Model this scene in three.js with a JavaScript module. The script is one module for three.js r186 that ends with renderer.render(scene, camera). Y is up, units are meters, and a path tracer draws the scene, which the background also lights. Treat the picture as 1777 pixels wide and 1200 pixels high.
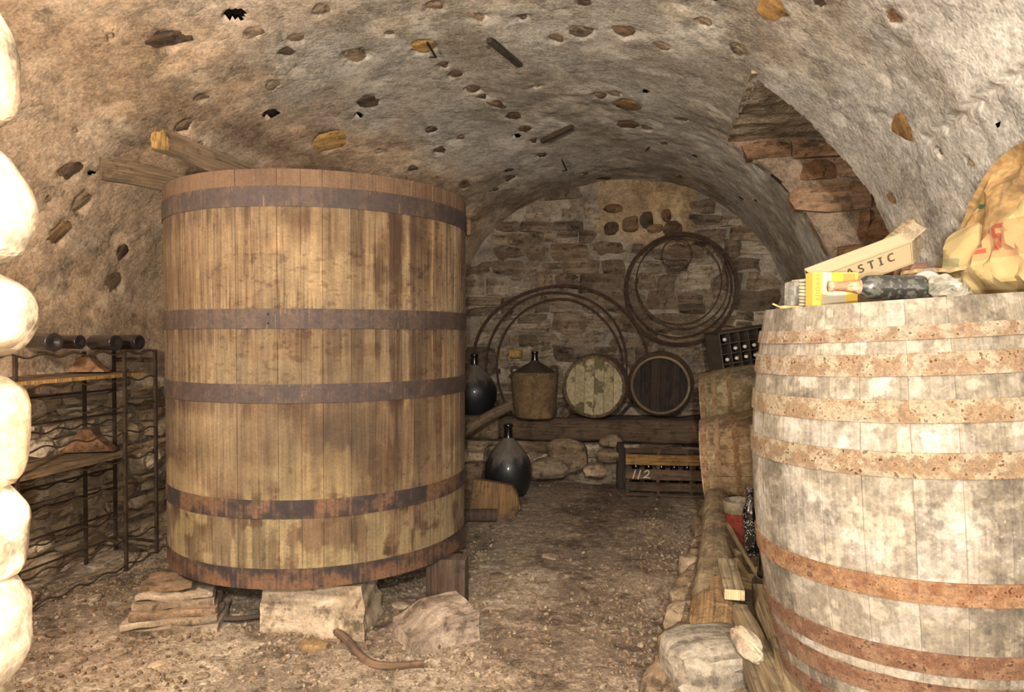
import * as THREE from 'three';
import { mergeGeometries, mergeVertices, toCreasedNormals } from 'three/addons/utils/BufferGeometryUtils.js';

// ---------- camera, lights, exposure ----------
const V3 = (x, y, z) => new THREE.Vector3(x, y, z);
const EYE = 1.5, YAW = 11.6 * Math.PI / 180, F = 1200, HOR = 580;
const scene = new THREE.Scene();
scene.background = new THREE.Color(0x000000);
const camera = new THREE.PerspectiveCamera(2 * Math.atan(600 / F) * 180 / Math.PI, 1777 / 1200, 0.05, 60);
camera.position.set(0, EYE, 0);
camera.rotation.order = 'YXZ';
camera.rotation.set(-Math.atan((600 - HOR) / F), YAW, 0);
scene.add(camera);
const renderer = new THREE.WebGLRenderer();
renderer.toneMapping = THREE.LinearToneMapping;
renderer.toneMappingExposure = 1.0;
renderer.shadowMap.enabled = true;
// the phone's flash, a few centimetres below the lens
const flash = new THREE.PointLight(new THREE.Color().setRGB(1, 1, 0.97), 16, 0, 2);
flash.name = 'phone_flash';
flash.position.set(0.02, EYE - 0.055, 0.03);
flash.castShadow = true; flash.shadow.radius = 0.6;
scene.add(flash);
// added unseen bulb above and behind the camera, lifts the overall brightness
const ADDED_BULB = V3(0.2, 2.3, 1.0);
const addedLamp = new THREE.PointLight(new THREE.Color().setRGB(1, 0.98, 0.95), 60, 0, 2);
addedLamp.name = 'added_fill_light'; addedLamp.position.copy(ADDED_BULB); addedLamp.castShadow = true; addedLamp.shadow.radius = 3;
scene.add(addedLamp);
// added weaker, warmer bulb, unseen behind the door jamb, brightens the left side
const ADDED_BULB2 = V3(-2.3, 1.95, -1.25);
const addedLamp2 = new THREE.PointLight(new THREE.Color().setRGB(1, 0.9, 0.78), 21, 0, 2);
addedLamp2.name = 'added_fill_light_left'; addedLamp2.position.copy(ADDED_BULB2); addedLamp2.castShadow = true; addedLamp2.shadow.radius = 3;
scene.add(addedLamp2);

// ---------- helpers ----------
let seedN = 7;
const rnd = () => { seedN = (seedN * 1664525 + 1013904223) >>> 0; return seedN / 4294967296; };
const rr = (a, b) => a + (b - a) * rnd();
const seed = (s) => { seedN = (s * 2654435761) >>> 0; rnd(); rnd(); };
const clamp = (x, a = 0, b = 1) => Math.min(b, Math.max(a, x));
const lerp = (a, b, t) => a + (b - a) * t;
const sst = (a, b, x) => { const t = clamp((x - a) / (b - a)); return t * t * (3 - 2 * t); };
const hash3 = (x, y, z) => { let h = Math.imul(x, 374761393) ^ Math.imul(y, 668265263) ^ Math.imul(z, 1274126177); h = Math.imul(h ^ (h >>> 13), 1274126177); return ((h ^ (h >>> 16)) >>> 0) / 4294967296; };
function n3(x, y, z) {
  const xi = Math.floor(x), yi = Math.floor(y), zi = Math.floor(z);
  let u = x - xi, v = y - yi, w = z - zi; u = u * u * (3 - 2 * u); v = v * v * (3 - 2 * v); w = w * w * (3 - 2 * w);
  const a = lerp(hash3(xi, yi, zi), hash3(xi + 1, yi, zi), u), b = lerp(hash3(xi, yi + 1, zi), hash3(xi + 1, yi + 1, zi), u);
  const c = lerp(hash3(xi, yi, zi + 1), hash3(xi + 1, yi, zi + 1), u), d = lerp(hash3(xi, yi + 1, zi + 1), hash3(xi + 1, yi + 1, zi + 1), u);
  return lerp(lerp(a, b, v), lerp(c, d, v), w) * 2 - 1;
}
const fb3 = (x, y, z, o = 3) => { let s = 0, a = 0.5; for (let i = 0; i < o; i++) { s += a * n3(x, y, z); x *= 2.03; y *= 2.03; z *= 2.03; a *= 0.5; } return s; };
// a point of the place from a bearing, an elevation and a real depth (metres) ahead of the door
const sY = Math.sin(YAW), cY = Math.cos(YAW);
function C(px, py, d) { const u = (px - 888.5) / F, v = (py - HOR) / F; return V3(d * (-sY + u * cY), EYE - v * d, -d * (cY + u * sY)); }
const G = (px, py, h = 0) => C(px, py, (EYE - h) * F / (py - HOR));
const RIGHT = V3(cY, 0, -sY), FWD = V3(-sY, 0, -cY);

// ---------- textures ----------
function tile(size, fx, fy, oct, s) {
  const out = new Float32Array(size * size); let amp = 0.5, tot = 0;
  for (let o = 0; o < oct; o++) {
    const gx = Math.min(size, fx << o), gy = Math.min(size, fy << o), L = new Float32Array(gx * gy);
    for (let j = 0; j < gy; j++) for (let i = 0; i < gx; i++) L[j * gx + i] = hash3(i + 17 * s, j + 31 * o, s * 101 + o);
    for (let y = 0; y < size; y++) {
      const b = y / size * gy, y0 = Math.floor(b), y1 = (y0 + 1) % gy; let v = b - y0; v = v * v * (3 - 2 * v);
      for (let x = 0; x < size; x++) {
        const a = x / size * gx, x0 = Math.floor(a), x1 = (x0 + 1) % gx; let u = a - x0; u = u * u * (3 - 2 * u);
        out[y * size + x] += amp * ((L[y0 * gx + x0] * (1 - u) + L[y0 * gx + x1] * u) * (1 - v) + (L[y1 * gx + x0] * (1 - u) + L[y1 * gx + x1] * u) * v);
      }
    }
    tot += amp; amp *= 0.55;
  }
  for (let i = 0; i < out.length; i++) out[i] /= tot;
  return out;
}
function dataTex(size, fn, srgb = true, rep = 1, h = size) {
  const d = new Uint8Array(size * h * 4), c = [0, 0, 0];
  for (let i = 0; i < size * h; i++) { fn(i, c, i % size, (i / size) | 0); d[i * 4] = clamp(c[0]) * 255; d[i * 4 + 1] = clamp(c[1]) * 255; d[i * 4 + 2] = clamp(c[2]) * 255; d[i * 4 + 3] = 255; }
  const t = new THREE.DataTexture(d, size, h, THREE.RGBAFormat);
  t.wrapS = t.wrapT = THREE.RepeatWrapping; t.magFilter = THREE.LinearFilter; t.minFilter = THREE.LinearMipmapLinearFilter; t.generateMipmaps = true;
  if (srgb) t.colorSpace = THREE.SRGBColorSpace;
  t.repeat.set(1 / rep, 1 / rep); t.needsUpdate = true; return t;
}
const mix3 = (c, a, b, t) => { c[0] = lerp(a[0], b[0], t); c[1] = lerp(a[1], b[1], t); c[2] = lerp(a[2], b[2], t); };
const S = 1024;
const nA = tile(S, 4, 4, 7, 1), nB = tile(S, 8, 8, 6, 2), nC = tile(S, 48, 48, 4, 3), nD = tile(S, 160, 160, 2, 4), nE = tile(S, 16, 16, 6, 5);
const gV = tile(S, 64, 3, 4, 6), gV2 = tile(S, 150, 6, 3, 7), gH = tile(S, 4, 24, 5, 8);
// plaster: grains, stains, pocks
const plasterMap = dataTex(S, (i, c) => {
  const st = sst(0.48, 0.68, nA[i]) * 0.15, gr = (nD[i] - 0.5) * 0.3 + (nC[i] - 0.5) * 0.26, dk = sst(0.56, 0.74, nE[i]) * 0.1, lt = sst(0.55, 0.7, nB[i]) * 0.14;
  const b = 0.83 + gr - st * 0.7 - dk + lt; c[0] = b; c[1] = b * (0.985 - st * 0.15); c[2] = b * (0.95 - st * 0.35);
}, true, 1.7);
const plasterBump = dataTex(S, (i, c) => { c[0] = c[1] = c[2] = 0.45 * nB[i] + 0.35 * nC[i] + 0.25 * nD[i] - sst(0.6, 0.7, nE[i]) * 0.25; }, false, 1.7);
const stoneMap = dataTex(S, (i, c) => {
  const a = sst(0.42, 0.62, nA[i]), g = (nD[i] - 0.5) * 0.25 + (nC[i] - 0.5) * 0.32 + (gH[i] - 0.5) * 0.5;
  mix3(c, [0.78, 0.73, 0.66], [0.95, 0.91, 0.85], a); for (let k = 0; k < 3; k++) c[k] = c[k] * (0.94 + g) - sst(0.58, 0.72, nE[i]) * 0.2;
}, true, 0.8);
const stoneBump = dataTex(S, (i, c) => { c[0] = c[1] = c[2] = 0.4 * gH[i] + 0.35 * nE[i] + 0.3 * nC[i]; }, false, 0.8);
const dirtMap = dataTex(S, (i, c) => {
  const a = sst(0.4, 0.62, nA[i]), g = (nD[i] - 0.5) * 0.45 + (nC[i] - 0.5) * 0.4; mix3(c, [0.7, 0.64, 0.57], [0.9, 0.84, 0.76], a);
  const p = sst(0.66, 0.74, nC[i]) * 0.16; for (let k = 0; k < 3; k++) c[k] = c[k] * (0.96 + g) + p - sst(0.6, 0.7, nE[i]) * 0.16;
}, true, 1.3);
const dirtBump = dataTex(S, (i, c) => { c[0] = c[1] = c[2] = 0.35 * nE[i] + 0.4 * nC[i] + 0.3 * nD[i]; }, false, 1.3);
const woodMap = dataTex(S, (i, c) => {
  const g = (gV[i] - 0.5) * 0.55 + (gV2[i] - 0.5) * 0.4, k = sst(0.6, 0.72, gV[i]) * 0.25, b = 0.84 + g - k + (nA[i] - 0.5) * 0.35 - sst(0.58, 0.7, nE[i]) * 0.15;
  c[0] = b; c[1] = b * 0.965; c[2] = b * 0.9;
}, true, 0.9);
const woodBump = dataTex(S, (i, c) => { c[0] = c[1] = c[2] = 0.55 * gV[i] + 0.35 * gV2[i] + 0.15 * nC[i]; }, false, 0.9);
const greyMap = dataTex(S, (i, c) => {
  const m = sst(0.47, 0.62, nB[i]), w = sst(0.56, 0.66, nE[i]), g = (gV2[i] - 0.5) * 0.2 + (nC[i] - 0.5) * 0.35 + (nD[i] - 0.5) * 0.22;
  mix3(c, [0.78, 0.74, 0.67], [0.9, 0.87, 0.82], m); const dk = sst(0.57, 0.7, nA[i]) * 0.16;
  for (let k = 0; k < 3; k++) c[k] = c[k] * (0.98 + g) + w * 0.16 - dk * (k === 2 ? 0.95 : 1);
  if (nD[i] > 0.86 && nB[i] > 0.48) { c[0] = c[1] = 1; c[2] = 0.97; }
}, true, 0.8);
const rustMap = dataTex(S, (i, c) => {
  const a = sst(0.4, 0.6, nE[i]), g = (nD[i] - 0.5) * 0.3 + (nC[i] - 0.5) * 0.45; mix3(c, [0.82, 0.7, 0.58], [0.95, 0.88, 0.79], a);
  const pit = sst(0.68, 0.76, nC[i]) * 0.45; for (let k = 0; k < 3; k++) c[k] = c[k] * (0.98 + g) - pit;
}, true, 0.5);
const rustBump = dataTex(S, (i, c) => { c[0] = c[1] = c[2] = 0.6 * nC[i] + 0.3 * nD[i] + 0.2 * nE[i]; }, false, 0.5);

const M = (col, map, bump, bs, o = {}) => { const { phys, ...r } = o; return new (phys ? THREE.MeshPhysicalMaterial : THREE.MeshStandardMaterial)({ color: col, map, bumpMap: bump || null, bumpScale: bs || 0, roughness: 0.92, metalness: 0, ...r }); };
const plasterM = M(0xffffff, plasterMap, plasterBump, 0.008, { vertexColors: true });
const mortarM = M(0x9a8874, plasterMap, plasterBump, 0.015);
const stoneMs = [0xa0907c, 0x8f7d69, 0x7e6d5a, 0xa89c8b, 0x89755f, 0x726153].map((c) => M(c, stoneMap, stoneBump, 0.008));
const darkStoneMs = [0x7a634c, 0x6b5848, 0x8a6f50, 0x5a4a3e].map((c) => M(c, stoneMap, stoneBump, 0.008));
const paleStoneMs = [0xcfc0ab, 0xc2b19a, 0xd8ccba].map((c) => M(c, stoneMap, stoneBump, 0.006));
const ochreM = M(0xb8945c, stoneMap, stoneBump, 0.006);
const dirtM = M(0xffffff, dirtMap, dirtBump, 0.012, { vertexColors: true });
const oldWoodM = M(0x6d5a49, woodMap, woodBump, 0.006), midWoodM = M(0x9a8063, woodMap, woodBump, 0.004), paleWoodM = M(0xc9a671, woodMap, woodBump, 0.003), dustWoodM = M(0xb09c80, woodMap, woodBump, 0.003), darkWoodM = M(0x4a3d33, woodMap, woodBump, 0.005);
const ironM = M(0x4d4038, rustMap, rustBump, 0.002, { roughness: 0.75, metalness: 0.15 });
const blackIronM = M(0x3a322b, rustMap, rustBump, 0.0015, { roughness: 0.7, metalness: 0.2 });

// ---------- naming ----------
const taken = new Map();
const numbered = (n) => { const k = taken.get(n) || 0; taken.set(n, k + 1); return k ? n + '_' + String(k).padStart(3, '0') : n; };
function tag(o, label, category, group) { o.userData.label = label; o.userData.category = category; if (group) o.userData.group = group; return o; }
function mesh(name, geo, m, parent) { const o = new THREE.Mesh(geo, m); o.castShadow = o.receiveShadow = true; o.name = parent ? name : numbered(name); (parent || scene).add(o); return o; }
function thing(name, label, category, pos, group) { const o = new THREE.Group(); o.name = numbered(name); if (pos) o.position.copy(pos); scene.add(o); return tag(o, label, category, group); }
function struct(name, label) { const o = new THREE.Group(); o.name = name; o.userData.kind = 'structure'; o.userData.label = label; scene.add(o); return o; }

// ---------- geometry helpers ----------
function boxUV(g, off = 0, flip = false) {   // uv in metres by the way each face points
  const q = g.index ? g.toNonIndexed() : g; q.computeVertexNormals();
  const p = q.attributes.position, n = q.attributes.normal, uv = new Float32Array(p.count * 2);
  for (let i = 0; i < p.count; i += 3) {
    const nx = Math.abs(n.getX(i) + n.getX(i + 1) + n.getX(i + 2)), ny = Math.abs(n.getY(i) + n.getY(i + 1) + n.getY(i + 2)), nz = Math.abs(n.getZ(i) + n.getZ(i + 1) + n.getZ(i + 2));
    for (let k = i; k < i + 3; k++) {
      let a, b; const fx = nx > ny && nx > nz, fy = !fx && ny > nz, X = p.getX(k), Y = p.getY(k), Z = p.getZ(k);
      if (flip === 'x') { b = fx ? Y : X; a = fx ? Z : fy ? Z : Y; } else if (flip) { b = fx || fy ? Z : Y; a = fx ? Y : X; } else { a = fx ? Z : X; b = fy ? Z : Y; }
      uv[k * 2] = a + off; uv[k * 2 + 1] = b + off * 1.7;
    }
  }
  q.setAttribute('uv', new THREE.BufferAttribute(uv, 2)); return q;
}
function warp(g, fn) { const p = g.attributes.position, v = V3(); for (let i = 0; i < p.count; i++) { v.fromBufferAttribute(p, i); fn(v, i); p.setXYZ(i, v.x, v.y, v.z); } return g; }
const weld = (g) => { const q = g.clone(); q.deleteAttribute('uv'); q.deleteAttribute('normal'); return mergeVertices(q, 1e-4); };
function done(g, off = 0, crease = 0.7, flip = false) { const c = toCreasedNormals(boxUV(g, off, flip), crease); return c; }
// a rough block: w (x) h (y) d (z), base at y = 0
function roughBox(w, h, d, amp, s, o = {}) {
  const { nx = 4, ny = 3, nz = 4, round = 0.25, freq = 3.2 / Math.max(w, h, d), off = rnd() * 5, crease = 0.7, flip = false } = o;
  const g = weld(new THREE.BoxGeometry(1, 1, 1, nx, ny, nz));
  warp(g, (v) => {
    const e = round * Math.min(w, h, d), q = V3(v.x * w, v.y * h, v.z * d);
    const ax = Math.max(0, Math.abs(q.x) - (w / 2 - e)), ay = Math.max(0, Math.abs(q.y) - (h / 2 - e)), az = Math.max(0, Math.abs(q.z) - (d / 2 - e)), l = Math.hypot(ax, ay, az);
    if (l > e) { const k = e / l; q.x -= Math.sign(q.x) * ax * (1 - k); q.y -= Math.sign(q.y) * ay * (1 - k); q.z -= Math.sign(q.z) * az * (1 - k); }
    v.set(q.x + amp * fb3(q.x * freq + s * 3.1, q.y * freq, q.z * freq), q.y + h / 2 + amp * fb3(q.x * freq, q.y * freq + s * 5.7, q.z * freq), q.z + amp * fb3(q.x * freq, q.y * freq, q.z * freq + s * 9.3));
  });
  return done(g, off, crease, flip);
}
// a rock: faceted blob, radii rx ry rz, centre at the origin
function rock(rx, ry, rz, amp, s, det = 2, crease = 0.5) {
  const g = weld(new THREE.IcosahedronGeometry(1, det));
  warp(g, (v) => { const k = 1 + amp * 2 * fb3(v.x * 1.3 + s * 4.1, v.y * 1.3 + s, v.z * 1.3, 3); const c = (t) => Math.sign(t) * Math.pow(Math.abs(t), 0.75); v.set(c(v.x) * rx * k, c(v.y) * ry * k, c(v.z) * rz * k); });
  return done(g, s * 0.37, crease);
}
// cheap unit stones for masonry, front face to +z, about 50 triangles
const unitStones = [];
for (let s = 0; s < 10; s++) {
  const g0 = new THREE.BoxGeometry(1, 1, 1, 4, 3, 1), ix = g0.index.array, keep = [];
  for (let i = 0; i < ix.length; i += 3) { const nz = g0.attributes.normal.getZ(ix[i]); if (nz > -0.5) keep.push(ix[i], ix[i + 1], ix[i + 2]); }
  g0.setIndex(keep);
  const g = weld(g0);
  warp(g, (v) => {
    const ex = Math.abs(v.x) > 0.49, ey = Math.abs(v.y) > 0.49, f = v.z > 0;
    const x = v.x, y = v.y;
    v.x += 0.13 * n3(x * 2.6 + s * 7, y * 2.6, s); v.y += 0.15 * n3(x * 2, y * 2 + s * 3, s + 9);
    if (ex && ey) { v.x *= 0.95; v.y *= 0.92; }
    if (f) { v.z += 0.28 * n3(x * 3 + s * 5, y * 3, 3) - (ex || ey ? 0.2 : 0) - (ex && ey ? 0.12 : 0); }
  });
  const q = toCreasedNormals(boxUV(g), 0.6), uv = q.attributes.uv;
  for (let i = 0; i < uv.count; i++) uv.setXY(i, uv.getX(i) * 0.32 + s * 0.23, uv.getY(i) * 0.17 + s * 0.31);
  unitStones.push(q);
}
function masonry(parent, O, U, V, N, W, H, o) {
  const { ch = [0.1, 0.2], cw = [0.18, 0.5], gap = 0.018, depth = 0.1, out = [0.0, 0.03], mats = stoneMs, ok = () => true, name = 'stone' } = o;
  const basis = new THREE.Matrix4().makeBasis(U, V, N), qt = new THREE.Quaternion().setFromRotationMatrix(basis); let y = 0, n = 0;
  while (y < H) {
    const h = rr(ch[0], ch[1]); let x = -rnd() * 0.2;
    while (x < W) {
      const w = rr(cw[0], cw[1]) * (0.7 + h / ch[1] * 0.4), jy = rr(-0.02, 0.02);
      const split = h > 0.15 && rnd() < 0.25 ? 2 : 1;
      for (let k = 0; k < split; k++) {
        const hh = h / split, cx = x + w / 2, cyy = y + hh * (k + 0.5) + jy;
        if (ok(cx, cyy, w, hh)) {
          const m = mesh(name, unitStones[(rnd() * 10) | 0], mats[(rnd() * mats.length) | 0], parent), p = rr(out[0], out[1]);
          m.position.copy(O).addScaledVector(U, cx).addScaledVector(V, cyy).addScaledVector(N, p - depth / 2);
          m.quaternion.copy(qt).multiply(new THREE.Quaternion().setFromAxisAngle(V3(0, 0, 1), rr(-0.05, 0.05) + (rnd() < 0.5 ? Math.PI : 0)));
          m.scale.set(w - gap, hh - gap, depth); n++;
        }
      }
      x += w;
    }
    y += h;
  }
  return n;
}
function lathe(pts, seg = 32, uScale) { const g = new THREE.LatheGeometry(pts.map(([r, y]) => new THREE.Vector2(r, y)), seg); const R = uScale || 6.283 * Math.max(...pts.map((p) => p[0])); const uv = g.attributes.uv, p = g.attributes.position; for (let i = 0; i < uv.count; i++) uv.setXY(i, uv.getX(i) * R, p.getY(i)); return g; }
function tube(pts, r, seg = 40, rad = 6, closed = false) { const c = new THREE.CatmullRomCurve3(pts, closed); const g = new THREE.TubeGeometry(c, seg, r, rad, closed); const uv = g.attributes.uv, L = c.getLength(); for (let i = 0; i < uv.count; i++) uv.setXY(i, uv.getY(i) * 6.28 * r, uv.getX(i) * L); return g; }
function bar(a, b, w, h) { const g = new THREE.BoxGeometry(w, h, a.distanceTo(b)); g.lookAt(b.clone().sub(a)); g.translate((a.x + b.x) / 2, (a.y + b.y) / 2, (a.z + b.z) / 2); return g; }
const tiltV = (deg) => new THREE.Quaternion().setFromAxisAngle(FWD.clone().negate(), deg * Math.PI / 180);   // leans a thing sideways: right side up

// ---------- the cellar shell ----------
const HS = 1.1, NX = 2.3, ZB = -7.62, ZN = 1.25;
const kz = (z) => sst(4.4, 7.6, -z);
const xl = (z) => lerp(-3.72, -2.3, kz(z)), xr = () => 1.45, xc = (z) => lerp(-0.8, -0.36, kz(z)), hc = (z) => lerp(3.36, 3.16, sst(4.2, 7.4, -z));
function vp(f, z) {   // f: 0 at the left springing, 1 at the right one
  const a = f * Math.PI, c = Math.cos(a), s = Math.sin(a), x0 = xc(z), w = c > 0 ? x0 - xl(z) : xr() - x0;
  return V3(x0 - Math.sign(c) * w * Math.pow(Math.abs(c), 2 / NX), HS + (hc(z) - HS) * Math.pow(s, 2 / NX), z);
}
const lump = (p) => 0.05 * fb3(p.x * 1.1 + 3, p.y * 1.1, p.z * 1.1, 3) + 0.009 * fb3(p.x * 6, p.y * 6, p.z * 6, 2);
function inside(p) {
  const x0 = xc(p.z), w = p.x < x0 ? x0 - xl(p.z) : xr() - x0, t = Math.abs(p.x - x0) / w;
  if (p.y < HS) return t < 1; return Math.pow(t, NX) + Math.pow((p.y - HS) / (hc(p.z) - HS), NX) < 1;
}
const vaultTop = (x, z) => { let y = 1.2; while (inside(V3(x, y, z)) && y < 4) y += 0.01; return y; };
function hitVault(px, py) { let d = 1.5; while (d < 9) { const p = C(px, py, d); if (!inside(p)) return { p, d }; d += 0.004; } return null; }
function vaultN(p) { const e = 0.02, f = (q) => { const x0 = xc(q.z), w = q.x < x0 ? x0 - xl(q.z) : xr() - x0; return Math.pow(Math.abs(q.x - x0) / w, NX) + (q.y > HS ? Math.pow((q.y - HS) / (hc(q.z) - HS), NX) : 0); }; return V3(f(p) - f(p.clone().setX(p.x + e)), f(p) - f(p.clone().setY(p.y + e)), f(p) - f(p.clone().setZ(p.z + e))).normalize(); }

// stones and gaps that show through the plaster of the vault: x, y, width, height (pixels), turn (degrees), kind
// kinds: d dark stone, s mid stone, o ochre stone, h hole, p pale lump
const marks = [
  [408, 30, 34, 30, 20, 'h'], [295, 75, 75, 30, 22, 'd'], [350, 168, 36, 14, 15, 's'], [470, 200, 38, 20, 5, 'h'], [575, 245, 66, 34, 14, 'o'], [640, 176, 40, 26, 0, 'd'], [622, 200, 18, 12, 30, 'h'], [500, 92, 32, 14, 28, 'd'], [517, 70, 44, 18, 5, 's'], [475, 145, 28, 22, 40, 's'], [320, 220, 44, 20, 35, 's'], [130, 300, 60, 24, 5, 's'], [160, 303, 12, 10, 5, 'h'],
  [150, 352, 70, 22, 20, 's'], [110, 405, 66, 22, 5, 'd'], [220, 440, 30, 16, 0, 'd'], [205, 490, 46, 24, 10, 's'], [735, 88, 46, 34, 25, 'o'], [757, 20, 36, 28, 25, 's'], [830, 40, 44, 14, 45, 's'], [790, 132, 24, 18, 40, 'd'], [770, 115, 18, 20, 20, 'd'], [822, 158, 30, 26, 10, 's'], [838, 170, 14, 12, 0, 'd'], [862, 184, 40, 12, 36, 'd'], [890, 204, 30, 14, 30, 'd'], [912, 226, 22, 16, 30, 'd'], [895, 238, 18, 8, 0, 'h'], [926, 248, 10, 20, -10, 'd'], [940, 272, 18, 14, 0, 'd'],
  [620, 100, 36, 60, 10, 's'], [905, 40, 14, 34, -30, 's'], [965, 70, 34, 16, 30, 's'], [1010, 60, 40, 40, 30, 's'], [1080, 60, 44, 30, 30, 's'], [1012, 12, 26, 12, 8, 'd'], [1148, 82, 38, 18, 12, 's'], [1040, 168, 26, 22, 10, 's'], [1086, 184, 52, 26, 12, 'd'], [1118, 162, 9, 10, 0, 'h'], [1088, 218, 38, 24, -14, 'd'], [1122, 224, 28, 14, 0, 's'], [1063, 165, 30, 14, 30, 's'], [750, 228, 22, 14, 0, 'd'], [764, 262, 34, 12, 32, 'd'], [800, 240, 14, 8, 0, 'd'], [805, 318, 20, 14, -25, 'd'], [880, 294, 14, 12, 0, 'h'], [886, 310, 24, 14, -20, 'd'], [860, 330, 12, 8, 0, 'd'], [873, 394, 24, 20, -20, 'd'], [793, 347, 14, 10, 0, 'd'], [716, 292, 20, 8, 14, 'd'], [897, 357, 12, 10, -30, 'd'], [1014, 300, 8, 12, 0, 'h'], [1176, 306, 18, 8, 10, 'd'], [975, 350, 14, 8, 0, 'd'], [1045, 312, 30, 12, 10, 'd'],
  [1332, 24, 48, 66, -6, 'o'], [1560, 230, 54, 54, 12, 'o'], [1552, 30, 26, 44, 10, 'd'], [1418, 10, 20, 26, 0, 'd'], [1218, 45, 30, 20, 10, 's'], [1230, 12, 24, 16, 0, 's'], [1545, 345, 18, 26, -8, 'd'], [1275, 92, 50, 24, 30, 's'], [1670, 232, 5, 7, 0, 'h'], [1735, 212, 8, 5, 10, 'h'], [1685, 280, 12, 20, 0, 's'], [1630, 265, 12, 18, 0, 's'],
  [1313, 343, 10, 10, 0, 'h'], [1288, 340, 10, 9, 0, 'h'], [1203, 272, 9, 9, 0, 'h'], [680, 60, 20, 10, 20, 's'], [560, 20, 34, 22, -20, 's'], [440, 60, 40, 22, 10, 's'], [690, 330, 18, 9, 10, 'd'], [660, 265, 16, 8, 10, 's'], [1180, 210, 30, 12, 0, 's'], [1150, 250, 12, 10, 0, 'd'], [930, 150, 12, 8, 30, 's'], [200, 70, 14, 8, 0, 's'], [140, 232, 10, 10, 0, 's'], [350, 250, 16, 8, 0, 's'], [90, 350, 14, 8, 0, 's'],
];
for (let i = 0; i <= 70; i++) { const t = i / 70; marks.push([1777 - 175 * t, 118 + 128 * t + 5 * Math.sin(i * 0.5), 15, 15, 0, 'c']); }
const feats = [];
for (const [x, y, w, h, r, k] of marks) { const q = hitVault(x, y); if (q && q.p.z > ZB + 0.05) feats.push({ ...q, w: w * q.d / F, h: h * q.d / F, r: r * Math.PI / 180, k }); }

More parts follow.
